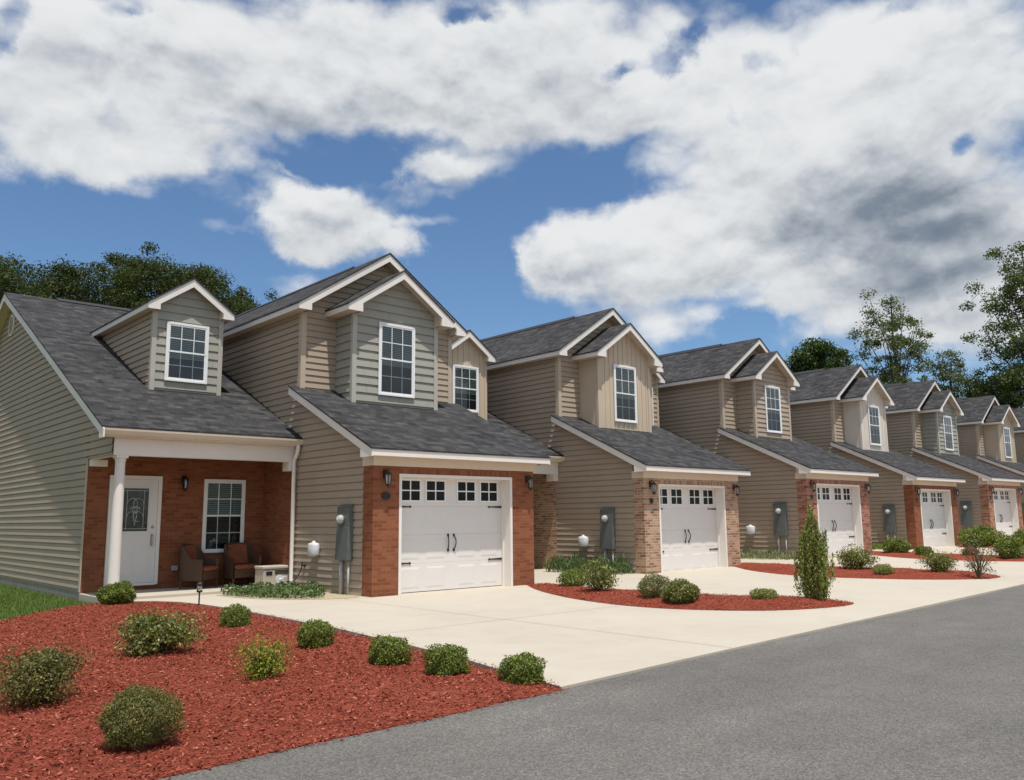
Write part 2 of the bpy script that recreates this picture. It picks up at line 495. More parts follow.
for nm, bb in (('orange', B_ORANGE), ('tan', B_TAN), ('pink', B_PINK), ('brown', B_BROWN)):
    M['brick_' + nm] = mat_brick('brick_' + nm, **bb)
    M['soldier_' + nm] = mat_brick('soldier_' + nm, soldier=True, **bb)
M['concrete'] = mat_concrete()
M['found'] = mat_plain('foundation_concrete', (0.27, 0.26, 0.23), 0.9, 0.15, 4.0, 0.2, bmp=0.3)
M['joint'] = mat_plain('joint_filler', (0.24, 0.205, 0.165), 0.9, 0.25)
M['asphalt'] = mat_asphalt()
M['mulch'] = mat_mulch()
M['chips'] = mat_island('mulch_chips', [(0.0, (0.087, 0.020, 0.013)), (0.40, (0.221, 0.050, 0.029)), (0.85, (0.314, 0.081, 0.049)), (1.0, (0.465, 0.182, 0.121))], 0.95, spec=0.1)
M['soil'] = mat_plain('pale_gravel_soil', (0.40, 0.34, 0.23), 0.95, 0.35, 30.0, 0.1, bmp=0.8, bscale=90.0)
M['ground'] = mat_plain('far_ground_dry_grass', (0.16, 0.130, 0.080), 0.95, 0.3, 0.4, 0.1)
M['lawn'] = mat_plain('lawn_turf', (0.085, 0.115, 0.030), 0.95, 0.25, 2.0, 0.1, bmp=0.6, bscale=80.0)
M['blade'] = mat_island('grass_blade', [(0.0, (0.06, 0.115, 0.018)), (0.6, (0.12, 0.19, 0.035)), (1.0, (0.22, 0.26, 0.075))], 0.6, 0.3)
M['glass'] = mat_glass('window_glass', refl=0.02)
M['glass_dark'] = mat_glass('garage_window_glass', (0.5, 0.55, 0.55), 0.02)
M['dark'] = mat_plain('painted_dark_interior', (0.012, 0.013, 0.014), 0.9, 0.1)  # near-black colour stands in for unlit rooms and hollows
M['blind'] = mat_plain('window_blind', (0.30, 0.33, 0.33), 0.6, 0.04)
M['iron'] = mat_plain('black_iron', (0.018, 0.017, 0.016), 0.45, 0.2, 20.0)
M['bronze'] = mat_plain('bronze_metal', (0.045, 0.033, 0.024), 0.4, 0.2, 20.0, 0.5, 0.6)
M['nickel'] = mat_plain('satin_nickel', (0.45, 0.44, 0.42), 0.3, 0.05, 20.0, 0.5, 1.0)
M['lamp_glass'] = mat_glass('lamp_glass', (0.95, 0.92, 0.85), 0.18)
M['meter'] = mat_plain('grey_green_enamel', (0.115, 0.130, 0.126), 0.5, 0.12, 5.0)
M['conduit'] = mat_plain('grey_conduit', (0.42, 0.42, 0.42), 0.5, 0.1, 8.0)
M['utility'] = mat_plain('pale_grey_plastic', (0.60, 0.61, 0.62), 0.45, 0.05)
M['black'] = mat_plain('black_cable', (0.015, 0.015, 0.015), 0.5, 0.1)
M['wicker'] = mat_plain('dark_wicker', (0.085, 0.045, 0.028), 0.6, 0.4, 60.0, 0.4, bmp=0.8, bscale=120.0)
M['cushion'] = mat_plain('terracotta_cushion', (0.26, 0.092, 0.050), 0.9, 0.22, 9.0, 0.1)
M['reel'] = mat_plain('beige_plastic', (0.50, 0.43, 0.35), 0.5, 0.06)
M['bark'] = mat_plain('bark', (0.075, 0.060, 0.046), 0.95, 0.35, 12.0, 0.1, bmp=0.7, bscale=25.0)
M['stem'] = mat_plain('shrub_stem', (0.12, 0.085, 0.055), 0.9, 0.25, 20.0, 0.1)


def leafmat(name, dark, mid, light, trans=0.28, scale=0.0, spec=0.35, rough=0.5):
    return mat_island(name, [(0.0, dark), (0.55, mid), (1.0, light)], rough, trans, None, spec, scale)


M['boxwood'] = leafmat('boxwood_leaf', (0.070, 0.102, 0.016), (0.147, 0.192, 0.033), (0.296, 0.321, 0.069))
M['azalea'] = leafmat('azalea_leaf', (0.067, 0.083, 0.020), (0.158, 0.175, 0.044), (0.389, 0.363, 0.132))
M['loropetalum'] = leafmat('bronze_green_leaf', (0.086, 0.057, 0.024), (0.122, 0.127, 0.033), (0.245, 0.240, 0.066))
M['spirea'] = leafmat('yellow_green_leaf', (0.081, 0.110, 0.012), (0.184, 0.231, 0.022), (0.391, 0.396, 0.050))
M['dwarf'] = leafmat('fine_dark_leaf', (0.075, 0.081, 0.023), (0.143, 0.146, 0.037), (0.254, 0.235, 0.075))
M['juniper'] = leafmat('juniper_leaf', (0.101, 0.121, 0.030), (0.211, 0.234, 0.057), (0.405, 0.390, 0.117))
M['lirio'] = leafmat('ground_cover_leaf', (0.040, 0.070, 0.022), (0.095, 0.150, 0.050), (0.23, 0.29, 0.13))
M['palegrass'] = leafmat('pale_grass_leaf', (0.12, 0.14, 0.06), (0.24, 0.26, 0.13), (0.38, 0.38, 0.22))
M['barebush'] = leafmat('sparse_olive_leaf', (0.060, 0.060, 0.025), (0.13, 0.125, 0.055), (0.26, 0.22, 0.12))
M['pinkleaf'] = leafmat('pink_brown_leaf', (0.20, 0.07, 0.045), (0.32, 0.14, 0.09), (0.42, 0.24, 0.15))
M['oak'] = leafmat('oak_leaf', (0.029, 0.041, 0.012), (0.063, 0.081, 0.023), (0.095, 0.110, 0.037), 0.25, 0.35, spec=0.15)
M['pine'] = leafmat('pine_needles', (0.018, 0.036, 0.009), (0.047, 0.081, 0.015), (0.111, 0.150, 0.033), 0.2, 0.35)
M['poplar'] = leafmat('tall_tree_leaf', (0.058, 0.073, 0.031), (0.119, 0.143, 0.057), (0.232, 0.245, 0.111), 0.32, 0.3)
M['gum'] = leafmat('broad_tree_leaf', (0.033, 0.052, 0.016), (0.084, 0.116, 0.031), (0.188, 0.217, 0.068), 0.3, 0.3)


# ------------------------------------------------------------------ mesh helpers
def tag(o, label=None, cat=None, group=None, kind=None):
    if label: o['label'] = label
    if cat: o['category'] = cat
    if group: o['group'] = group
    if kind: o['kind'] = kind
    return o


def empty(name, loc, rz=0.0):
    o = bpy.data.objects.new(name, None)
    o.empty_display_size = 0.2
    o.location = loc
    o.rotation_euler = (0, 0, rz)
    COL.objects.link(o)
    return o


def finish_mesh(me, uv=True):
    if not uv:
        return
    lay = me.uv_layers.new(name='UVMap')
    co = np.empty(len(me.vertices) * 3); me.vertices.foreach_get('co', co); co = co.reshape(-1, 3)
    li = np.empty(len(me.loops), dtype=np.int64); me.loops.foreach_get('vertex_index', li)
    tot = np.empty(len(me.polygons), dtype=np.int64); me.polygons.foreach_get('loop_total', tot)
    nor = np.empty(len(me.polygons) * 3); me.polygons.foreach_get('normal', nor); nor = nor.reshape(-1, 3)
    n = np.repeat(nor, tot, axis=0)
    u = np.stack([-n[:, 1], n[:, 0], np.zeros(len(n))], 1)
    ln = np.linalg.norm(u, axis=1)
    flat = ln < 0.05
    u[flat] = (1, 0, 0)
    ln[flat] = 1
    u /= ln[:, None]
    v = np.cross(n, u)
    v[flat] = (0, 1, 0)
    p = co[li]
    uvs = np.stack([(p * u).sum(1), (p * v).sum(1)], 1).astype(np.float32)
    lay.data.foreach_set('uv', uvs.ravel())


class MB:
    def __init__(self):
        self.v = []
        self.f = []

    def poly(self, pts):
        i = len(self.v)
        self.v.extend([tuple(p) for p in pts])
        self.f.append(list(range(i, i + len(pts))))

    def box(self, x0, x1, y0, y1, z0, z1):
        i = len(self.v)
        self.v.extend([(x0, y0, z0), (x1, y0, z0), (x1, y1, z0), (x0, y1, z0), (x0, y0, z1), (x1, y0, z1), (x1, y1, z1), (x0, y1, z1)])
        for q in ((0, 3, 2, 1), (4, 5, 6, 7), (0, 1, 5, 4), (1, 2, 6, 5), (2, 3, 7, 6), (3, 0, 4, 7)):
            self.f.append([i + k for k in q])

    def prism(self, pts, off):
        pts = [Vector(p) for p in pts]
        off = Vector(off)
        n = len(pts)
        nrm = Vector((0, 0, 0))
        for k in range(n):
            nrm += pts[k].cross(pts[(k + 1) % n])
        if nrm.dot(off) > 0:
            pts = pts[::-1]
        i = len(self.v)
        self.v.extend([tuple(p) for p in pts] + [tuple(p + off) for p in pts])
        self.f.append(list(range(i, i + n)))
        self.f.append(list(range(i + 2 * n - 1, i + n - 1, -1)))
        for k in range(n):
            a, b = i + k, i + (k + 1) % n
            self.f.append([b, a, a + n, b + n])

    def tube(self, pts, radii, n=8, cap=True):
        pts = [Vector(p) for p in pts]
        if not hasattr(radii, '__len__'):
            radii = [radii] * len(pts)
        rings = []
        prev = None
        for k, p in enumerate(pts):
            d = (pts[min(k + 1, len(pts) - 1)] - pts[max(k - 1, 0)])
            if d.length < 1e-9:
                d = Vector((0, 0, 1))
            d.normalize()
            a = prev - d * prev.dot(d) if prev is not None else d.orthogonal()
            if a.length < 1e-6:
                a = d.orthogonal()
            a.normalize()
            prev = a
            bvec = d.cross(a)
            i = len(self.v)
            for j in range(n):
                t = 2 * math.pi * j / n
                self.v.append(tuple(p + (a * math.cos(t) + bvec * math.sin(t)) * radii[k]))
            rings.append(i)
        for r0, r1 in zip(rings, rings[1:]):
            for j in range(n):
                self.f.append([r0 + j, r0 + (j + 1) % n, r1 + (j + 1) % n, r1 + j])
        if cap:
            self.f.append([rings[0] + j for j in range(n)][::-1])
            self.f.append([rings[-1] + j for j in range(n)])

    def lathe(self, prof, c, axis=(0, 0, 1), n=16, sx=1.0):
        """prof: (radius, height) along axis from c"""
        ax = Vector(axis).normalized()
        a = Vector((1, 0, 0)) if abs(ax.x) < 0.9 else Vector((0, 1, 0))
        a = (a - ax * a.dot(ax)).normalized()
        b = ax.cross(a)
        c = Vector(c)
        rings = []
        for r, h in prof:
            i = len(self.v)
            for j in range(n):
                t = 2 * math.pi * j / n
                self.v.append(tuple(c + ax * h + a * (r * sx * math.cos(t)) + b * (r * math.sin(t))))
            rings.append(i)
        for r0, r1 in zip(rings, rings[1:]):
            for j in range(n):
                self.f.append([r0 + j, r0 + (j + 1) % n, r1 + (j + 1) % n, r1 + j])
        self.f.append([rings[0] + j for j in range(n)][::-1])
        self.f.append([rings[-1] + j for j in range(n)])

    def build(self, name, mat, parent=None, smooth=False, bevel=0.0, fixn=False):
        me = bpy.data.meshes.new(name)
        me.from_pydata(self.v, [], self.f)
        if fixn:
            bm = bmesh.new()
            bm.from_mesh(me)
            bmesh.ops.recalc_face_normals(bm, faces=bm.faces)
            bm.to_mesh(me)
            bm.free()
        me.update()
        finish_mesh(me)
        me.materials.append(mat)
        if smooth:
            me.polygons.foreach_set('use_smooth', [True] * len(me.polygons))
        o = bpy.data.objects.new(name, me)
        COL.objects.link(o)
        if parent is not None:
            o.parent = parent
        if bevel:
            md = o.modifiers.new('bevel', 'BEVEL')
            md.width = bevel
            md.segments = 2
            md.limit_method = 'ANGLE'
            md.angle_limit = rad(40)
        return o


def clip(poly, axis, val, keep_above):
    out = []
    n = len(poly)
    for i in range(n):
        a, b = poly[i], poly[(i + 1) % n]
        da = a[axis] - val if keep_above else val - a[axis]
        db = b[axis] - val if keep_above else val - b[axis]
        if da >= 0:
            out.append(a)
        if (da > 0 and db < 0) or (da < 0 and db > 0):
            s = da / (da - db)
            out.append((a[0] + (b[0] - a[0]) * s, a[1] + (b[1] - a[1]) * s))
    return out


def area(poly):
    return abs(sum(poly[i][0] * poly[(i + 1) % len(poly)][1] - poly[(i + 1) % len(poly)][0] * poly[i][1] for i in range(len(poly)))) / 2


def lap(mb, o, u, n, poly, exp=0.145, t=0.020, ref=0.0, butt=None, groove=0.17):
    """lap siding on a convex polygon (u, z): every course leans out at its foot"""
    o, u, n = Vector(o), Vector(u), Vector(n)
    zs = [p[1] for p in poly]
    k0 = math.floor((min(zs) - ref) / exp)
    k1 = math.ceil((max(zs) - ref) / exp)
    rnd = random.Random(int(o.x * 31 + o.y * 17 + len(mb.v)))

    def P(q, z0):
        w = t * (1 - (q[1] - z0) / exp) + 0.002
        return o + u * q[0] + Vector((0, 0, q[1])) + n * w
    flip = u.cross(Vector((0, 0, 1))).dot(n) < 0
    for k in range(k0, k1):
        z0 = ref + k * exp
        c = clip(clip(poly, 1, z0, True), 1, z0 + exp, False)
        if len(c) < 3 or area(c) < 1e-5:
            continue
        parts = [c]
        if butt:
            us = [q[0] for q in c]
            x = min(us) + rnd.uniform(0.2, 1.0) * butt
            cells = []
            rest = c
            while x < max(us) - 0.04:
                a = clip(rest, 0, x - 0.0025, False)
                rest = clip(rest, 0, x + 0.0025, True)
                if len(a) > 2:
                    cells.append(a)
                x += rnd.uniform(0.55, 1.45) * butt
            if len(rest) > 2:
                cells.append(rest)
            parts = cells
        for c2 in parts:
            sgn = sum(c2[i][0] * c2[(i + 1) % len(c2)][1] - c2[(i + 1) % len(c2)][0] * c2[i][1] for i in range(len(c2)))
            if (sgn < 0) != flip:
                c2 = c2[::-1]
            hi = z0 + exp * (1 - groove)
            low = clip(c2, 1, hi, False)
            top = clip(c2, 1, hi, True)
            if len(low) > 2:
                mb.poly([P(q, z0) for q in low])
            if len(top) > 2:
                # the hollow that runs under the next course
                mb.poly([o + u * q[0] + Vector((0, 0, q[1])) - n * 0.006 for q in top])
                ed = [q[0] for q in top if abs(q[1] - hi) < 1e-6]
                if len(ed) >= 2:
                    a, b = min(ed), max(ed)
                    w = t * groove + 0.002
                    pa = o + u * a + Vector((0, 0, hi)); pb = o + u * b + Vector((0, 0, hi))
                    q4 = [pa + n * w, pb + n * w, pb - n * 0.006, pa - n * 0.006]
                    mb.poly(q4 if not flip else q4[::-1])
            bot = [q[0] for q in c2 if abs(q[1] - z0) < 1e-6]
            if len(bot) >= 2:
                a, b = min(bot), max(bot)
                pa = o + u * a + Vector((0, 0, z0))
                pb = o + u * b + Vector((0, 0, z0))
                mb.poly([pa - n * 0.007, pb - n * 0.007, pb + n * (t + 0.002), pa + n * (t + 0.002)])
    # a backing sheet so butt joints never show daylight
    mb.poly([o + u * q[0] + Vector((0, 0, q[1])) - n * 0.009 for q in (poly if not flip else poly[::-1])])


def boards(mb, o, u, n, poly, step=0.205, bw=0.042, bt=0.016):
    o, u, n = Vector(o), Vector(u), Vector(n)
    mb.prism([o + u * q[0] + Vector((0, 0, q[1])) for q in poly], n * 0.008)
    us = [q[0] for q in poly]
    x = min(us) + step * 0.5
    while x < max(us):
        c = clip(clip(poly, 0, x - bw / 2, True), 0, x + bw / 2, False)
        if len(c) >= 3 and area(c) > 1e-4:
            mb.prism([o + u * q[0] + Vector((0, 0, q[1])) + n * 0.008 for q in c], n * bt)
        x += step


# ------------------------------------------------------------------ ground
def gz(x):
    return 0.0072 * max(0.0, x - 7.0)


def sheet(name, outline, mat, z=0.0, grid=0.0, zfun=None, skirt=0.0, parent=None):
    pts = [Vector((p[0], p[1])) for p in outline]
    n = len(pts)
    edges = [(i, (i + 1) % n) for i in range(n)]
    if grid:
        xs = [p.x for p in pts]; ys = [p.y for p in pts]
        rnd = random.Random(3)

        def inside(x, y):
            c = False
            j = n - 1
            for i in range(n):
                if (pts[i].y > y) != (pts[j].y > y) and x < (pts[j].x - pts[i].x) * (y - pts[i].y) / (pts[j].y - pts[i].y) + pts[i].x:
                    c = not c
                j = i
            return c
        x = min(xs) + grid / 2
        while x < max(xs):
            y = min(ys) + grid / 2
            while y < max(ys):
                px, py = x + rnd.uniform(-.3, .3) * grid, y + rnd.uniform(-.3, .3) * grid
                if inside(px, py):
                    pts.append(Vector((px, py)))
                y += grid
            x += grid
    vs, es, fs, *_ = delaunay_2d_cdt(pts, edges, [], 1, 1e-5)
    mb = MB()
    for p in vs:
        zz = z + gz(p.x) + (zfun(p.x, p.y) if zfun else 0.0)
        mb.v.append((p.x, p.y, zz))
    for f in fs:
        a, b, c = (vs[i] for i in f[:3])
        cr = (b.x - a.x) * (c.y - a.y) - (b.y - a.y) * (c.x - a.x)
        mb.f.append(list(f) if cr > 0 else list(f)[::-1])
    if skirt:
        for (x0, y0), (x1, y1) in zip(outline, outline[1:] + outline[:1]):
            a, b = gz(x0), gz(x1)
            mb.poly([(x0, y0, z + a), (x1, y1, z + b), (x1, y1, z + b - skirt), (x0, y0, z + a - skirt)])
    o = mb.build(name, mat, parent)
    tag(o, kind='structure')
    return o


def subdivide_outline(pl, step, jitter=0.0, seed=1, closed=True):
    rnd = random.Random(seed)
    out = []
    m = len(pl)
    for i in range(m if closed else m - 1):
        a, b = Vector(pl[i]), Vector(pl[(i + 1) % m])
        k = max(1, int((b - a).length / step))
        nrm = Vector((-(b - a).y, (b - a).x)).normalized() if (b - a).length > 0 else Vector((0, 0))
        for j in range(k):
            p = a.lerp(b, j / k)
            if j:
                p = p + nrm * rnd.uniform(-jitter, jitter)
            out.append((p.x, p.y))
    return out


def smooth_loop(pl, it=2):
    for _ in range(it):
        out = []
        for i in range(len(pl)):
            a, b = pl[i], pl[(i + 1) % len(pl)]
            out.append((a[0] * .75 + b[0] * .25, a[1] * .75 + b[1] * .25))
            out.append((a[0] * .25 + b[0] * .75, a[1] * .25 + b[1] * .75))
        pl = out
    return pl


def wob(x, y):
    return (0.020 * math.sin(1.3 * x + 0.7 * y) + 0.016 * math.sin(2.9 * x - 2.2 * y + 1.0) + 0.010 * math.sin(6.1 * x + 5.3 * y)
            + 0.007 * math.sin(13.0 * x - 9.0 * y))


ROAD_EDGE = [(-40, -10.2), (-7.1, -8.70), (-3.62, -8.54), (-1.4, -8.38), (2.64, -8.13), (10.2, -7.75), (30, -6.75), (75, -4.4)]
g = MB()
g.poly([(-900, -900, -0.22), (900, -900, -0.22), (900, 900, -0.22), (-900, 900, -0.22)])
tag(g.build('ground', M['ground']), kind='structure')

LX, LY = 8.1163, 0.0
W = 4.1904
DRIVE = [(-3.84, 3.05), (-3.84, 2.86), (-3.45, 2.72), (-3.10, 2.42), (-2.88, 1.9), (-2.76, 1.1), (-2.72, -0.1), (-2.86, -3.5), (-3.2, -6.4), (-3.50, -7.95), (-3.62, -8.54), (-1.4, -8.38), (2.64, -8.13), (10.2, -7.75), (30, -6.75), (75, -4.4), (75, 3.2), (4.0, 3.05)]
sheet('driveway', DRIVE, M['concrete'], 0.0, 0.0, skirt=0.14)
road_outline = subdivide_outline(ROAD_EDGE, 0.12, 0.020, 4, closed=False) + [(75, -4.4), (75, -34), (-40, -34)]
sheet('road', road_outline, M['asphalt'], -0.022)

# driveway joints
jm = MB()


def joint(x0, y0, x1, y1, w=0.004):
    d = Vector((x1 - x0, y1 - y0)).normalized()
    nn = Vector((-d.y, d.x)) * w
    k = 8
    for i in range(k):
        a = Vector((x0, y0)).lerp(Vector((x1, y1)), i / k)
        b = Vector((x0, y0)).lerp(Vector((x1, y1)), (i + 1) / k)
        jm.poly([(a.x - nn.x, a.y - nn.y, gz(a.x) + .004), (b.x - nn.x, b.y - nn.y, gz(b.x) + .004), (b.x + nn.x, b.y + nn.y, gz(b.x) + .004), (a.x + nn.x, a.y + nn.y, gz(a.x) + .004)])


for k in range(6):
    bx = k * LX
    joint(bx - 2.75, -4.52, bx + 1.85, -4.47)
    joint(bx - 0.6, -0.02, bx - 0.75, -8.33 + k * 0.42)
    joint(bx - 2.72, -0.05, bx + 0.0, -0.05)
tag(jm.build('driveway_joints', M['joint']), kind='structure')

# the big mulch bed in the foreground, and the lawn beyond it
BED = [(-3.15, 2.38), (-2.95, 1.88), (-2.83, 1.1), (-2.79, -0.1), (-2.92, -3.5), (-3.26, -6.4), (-3.55, -7.9), (-3.64, -8.56), (-7.1, -8.735), (-14, -9.05), (-14, -6.0), (-9.6, -3.6), (-7.5, -1.1),
       (-5.95, 0.93), (-5.15, 1.95), (-4.05, 2.80), (-3.80, 2.80), (-3.48, 2.67)]
bed_outline = subdivide_outline(BED, 0.3, 0.03, 7)


def bed_z(x, y):
    d = min(math.hypot(x - p[0], y - p[1]) for p in bed_outline)
    return (wob(x, y) + .02) * min(1.0, d / .45)


sheet('mulch_bed', bed_outline, M['mulch'], -0.014, 0.16, bed_z, skirt=0.16)
LAWN = [(-3.86, 2.98), (-3.86, 2.80), (-4.05, 2.80), (-5.15, 1.95), (-5.95, 0.93), (-7.5, -1.1), (-9.6, -3.6), (-14, -6.0), (-22, -7), (-22, 40), (-3.85, 40)]
sheet('lawn', LAWN, M['lawn'], -0.07)


def point_in(poly, x, y):
    c = False
    j = len(poly) - 1
    for i in range(len(poly)):
        if (poly[i][1] > y) != (poly[j][1] > y) and x < (poly[j][0] - poly[i][0]) * (y - poly[i][1]) / (poly[j][1] - poly[i][1]) + poly[i][0]:
            c = not c
        j = i
    return c


def quads_object(name, V, mat, parent=None, nv=4):
    """V: (N, nv, 3) loose polygons"""
    V = np.asarray(V, dtype=np.float32)
    n = len(V)
    me = bpy.data.meshes.new(name)
    me.vertices.add(n * nv)
    me.vertices.foreach_set('co', V.reshape(-1))
    me.loops.add(n * nv)
    me.loops.foreach_set('vertex_index', np.arange(n * nv, dtype=np.int32))
    me.polygons.add(n)
    me.polygons.foreach_set('loop_start', np.arange(0, n * nv, nv, dtype=np.int32))
    me.polygons.foreach_set('loop_total', np.full(n, nv, dtype=np.int32))
    me.update(calc_edges=True)
    me.validate()
    me.materials.append(mat)
    o = bpy.data.objects.new(name, me)
    COL.objects.link(o)
    if parent is not None:
        o.parent = parent
    return o


def unit_rand(rng, n):
    v = rng.normal(size=(n, 3))
    return v / np.linalg.norm(v, axis=1)[:, None]


def leaf_quads(rng, C, L, Wd, bias=None, bw=0.0):
    """diamond leaves at C; normals random, leaning to bias"""
    n = len(C)
    nr = unit_rand(rng, n)
    if bias is not None:
        nr = nr + bias * bw
        nr /= np.linalg.norm(nr, axis=1)[:, None]
    t = np.cross(nr, unit_rand(rng, n))
    t /= np.linalg.norm(t, axis=1)[:, None] + 1e-9
    b = np.cross(nr, t)
    L = np.asarray(L).reshape(-1, 1) if np.ndim(L) else np.full((n, 1), L)
    Wd = np.asarray(Wd).reshape(-1, 1) if np.ndim(Wd) else np.full((n, 1), Wd)
    return np.stack([C - t * L / 2, C + b * Wd / 2 + t * L * .08, C + t * L / 2, C - b * Wd / 2 + t * L * .08], 1)


def chips(name, outline, n, z, seed, zf=None, lo=0.010, hi=0.036):
    rng = np.random.default_rng(seed)
    xs = [p[0] for p in outline]; ys = [p[1] for p in outline]
    out = []
    cs = []
    while len(cs) < n:
        x, y = rng.uniform(min(xs), max(xs)), rng.uniform(min(ys), max(ys))
        if point_in(outline, x, y):
            cs.append((x, y, z + gz(x) + (zf(x, y) if zf else 0) + rng.uniform(0.003, 0.018)))
    C = np.array(cs)
    n = len(C)
    a = rng.uniform(0, 2 * np.pi, n)
    L = rng.uniform(lo, hi, n)[:, None]
    wd = rng.uniform(0.004, 0.011, n)[:, None]
    tilt = rng.normal(0, 0.28, n)
    t = np.stack([np.cos(a), np.sin(a), tilt], 1)
    roll = rng.normal(0, 0.5, n)
    b = np.stack([-np.sin(a), np.cos(a), roll], 1)
    Q = np.stack([C - t * L / 2 - b * wd / 2, C + t * L / 2 - b * wd / 2, C + t * L / 2 + b * wd / 2, C - t * L / 2 + b * wd / 2], 1)
    o = quads_object(name, Q, M['chips'])
    tag(o, 'red wood mulch chips strewn over the bed', 'mulch', kind='stuff')
    return o


BED_NEAR = [p for p in BED]
chips('mulch_chips', [(max(p[0], -9.2), p[1]) for p in BED_NEAR], 75000, -0.014, 11, bed_z)

def crumbs(outline, n, seed, z, spread):
    rng = np.random.default_rng(seed)
    rows = []
    m = len(outline)
    lens = [math.dist(outline[i], outline[(i + 1) % m]) for i in range(m)]
    tot = sum(lens)
    for _ in range(n):
        q = rng.random() * tot
        i = 0
        while q > lens[i]:
            q -= lens[i]; i += 1
        a_, b_ = outline[i], outline[(i + 1) % m]
        f = q / max(1e-6, lens[i])
        x, y = a_[0] + (b_[0] - a_[0]) * f, a_[1] + (b_[1] - a_[1]) * f
        rows.append((x + rng.normal(0, spread), y + rng.normal(0, spread)))
    C = np.array([(x, y, z + gz(x)) for x, y in rows])
    a = rng.uniform(0, 2 * np.pi, n)
    L = rng.uniform(.01, .045, n)[:, None]
    wd = rng.uniform(.004, .010, n)[:, None]
    t = np.stack([np.cos(a), np.sin(a), rng.normal(0, .1, n)], 1)
    b = np.stack([-np.sin(a), np.cos(a), rng.normal(0, .2, n)], 1)
    Q = np.stack([C - t * L / 2 - b * wd / 2, C + t * L / 2 - b * wd / 2, C + t * L / 2 + b * wd / 2, C - t * L / 2 + b * wd / 2], 1)
    tag(quads_object('mulch_crumbs', Q, M['chips']), 'loose red mulch bits spilled along the bed edges', 'mulch', kind='stuff')


crumbs([(-9.5, -8.80), (-7.1, -8.69), (-3.62, -8.54), (-3.62, -8.54), (-7.1, -8.69)], 1500, 77, -.012, .05)
crumbs([(-3.62, -8.52), (-3.50, -7.95), (-3.2, -6.4), (-2.86, -3.5), (-2.72, -.1), (-2.86, -3.5), (-3.2, -6.4), (-3.5, -7.95)], 700, 78, .005, .05)

# mulch islands between the driveways (outline of the second, others shifted along the row)
ISL = [(4.15, 0.25), (3.55, -0.55), (2.95, -1.5), (2.25, -3.0), (1.92, -4.46), (2.05, -5.5), (2.75, -6.62), (3.9, -7.12), (4.72, -7.10), (4.95, -6.7), (4.55, -5.8), (4.15, -4.85), (4.0, -3.4), (4.02, -2.0), (4.3, -0.4)]
ISL3 = [(4.25, 0.8), (3.6, -0.2), (2.55, -1.3), (1.6, -3.0), (1.75, -4.7), (2.35, -6.15), (3.4, -6.95), (4.4, -6.75), (5.1, -5.6), (4.75, -4.4), (4.6, -3.0), (4.8, -1.0), (5.2, 0.6)]


def island(k, base):
    sh = smooth_loop([(x + (k - 1) * LX, y + (k - 1) * 0.06) for x, y in base], 2)
    cx = sum(p[0] for p in sh) / len(sh)

    def zf(x, y):
        d = min((Vector((x, y)) - Vector(p)).length for p in sh)
        return 0.09 * min(1.0, d / 0.55) + 0.5 * wob(x, y) * min(1.0, d / 0.2)
    sheet('mulch_island', subdivide_outline(sh, 0.4, 0.012, k), M['mulch'], 0.006, 0.16 if k < 3 else 0.3, zf)
    if k < 3:
        crumbs(sh, 500, 80 + k, .008, .06)
        chips('mulch_chips', sh, 9000 if k == 1 else 4000, 0.006, 20 + k, zf)


island(1, ISL)
for k in range(2, 6):
    island(k, ISL3 if k > 1 else ISL)

# lawn grass near the camera side of the house
rng = np.random.default_rng(5)
LP = [(-3.95, 2.94), (-4.05, 2.86), (-5.15, 1.95), (-5.95, 0.93), (-7.5, -1.1), (-8.2, -1.9), (-9.5, 4), (-7.5, 16), (-3.9, 16)]
cs = []
while len(cs) < 42000:
    y = 16 - 18 * rng.random() ** 0.62
    x = rng.uniform(-9.5, -3.9)
    if point_in(LP, x, y):
        cs.append((x, y, -0.075))
C = np.array(cs)
n = len(C)
a = rng.uniform(0, 2 * np.pi, n)
h = rng.uniform(0.035, 0.085, n)
w = rng.uniform(0.004, 0.009, n)
side = np.stack([np.cos(a), np.sin(a), np.zeros(n)], 1) * w[:, None]
lean = np.stack([rng.normal(0, .025, n), rng.normal(0, .025, n), h], 1)
tag(quads_object('grass', np.stack([C - side, C + side, C + lean], 1), M['blade'], nv=3), 'short green lawn grass beside the end house', 'grass', kind='stuff')

# ------------------------------------------------------------------ townhouses
UNITS = {
    1: dict(bay='sage', brick='orange', dz=0.0, dy=0.0, label='leftmost end townhouse with grey-green bay, orange brick garage front and a pillared porch'),
    2: dict(bay='tan_board', brick='tan', dz=-0.036, dy=0.043, label='townhouse with tan vertical-board bay and pale tan brick, second from the left'),
    3: dict(bay='beige', brick='pink', dz=0.145, dy=0.053, label='townhouse with beige lap-sided bay and dark pinkish brick behind the tall juniper'),
    4: dict(bay='cream_board', brick='orange', dz=0.112, dy=0.167, label='townhouse with cream white bay and orange brick piers, fourth from the left'),
    5: dict(bay='sage', brick='brown', dz=0.286, dy=0.299, label='small distant townhouse with grey-green bay and brown brick, fifth from the left'),
    6: dict(bay='tan_board', brick='orange', dz=0.243, dy=0.309, label='distant townhouse with narrow tan bay cut by the right edge of the photo'),
    7: dict(bay='beige', brick='pink', dz=0.30, dy=0.33, label='last townhouse of the row, only a sliver of its grey roof showing at far right'),
}
YU, ZU = 2.9917, 4.3366           # upper front wall and where the garage roof meets it
G_EAVE_Y, G_EAVE_Z = -0.3016, 2.7902
G_SL = (ZU - G_EAVE_Z) / (YU - G_EAVE_Y)
P_EAVE_Y, P_EAVE_Z, P_RIDGE_Y, P_RIDGE_Z = 2.7664, 3.1903, 12.1478, 7.6936
P_SL = (P_RIDGE_Z - P_EAVE_Z) / (P_RIDGE_Y - P_EAVE_Y)
YP = 4.55
PF = 3.05                          # porch front (header) line
OX = 0.25


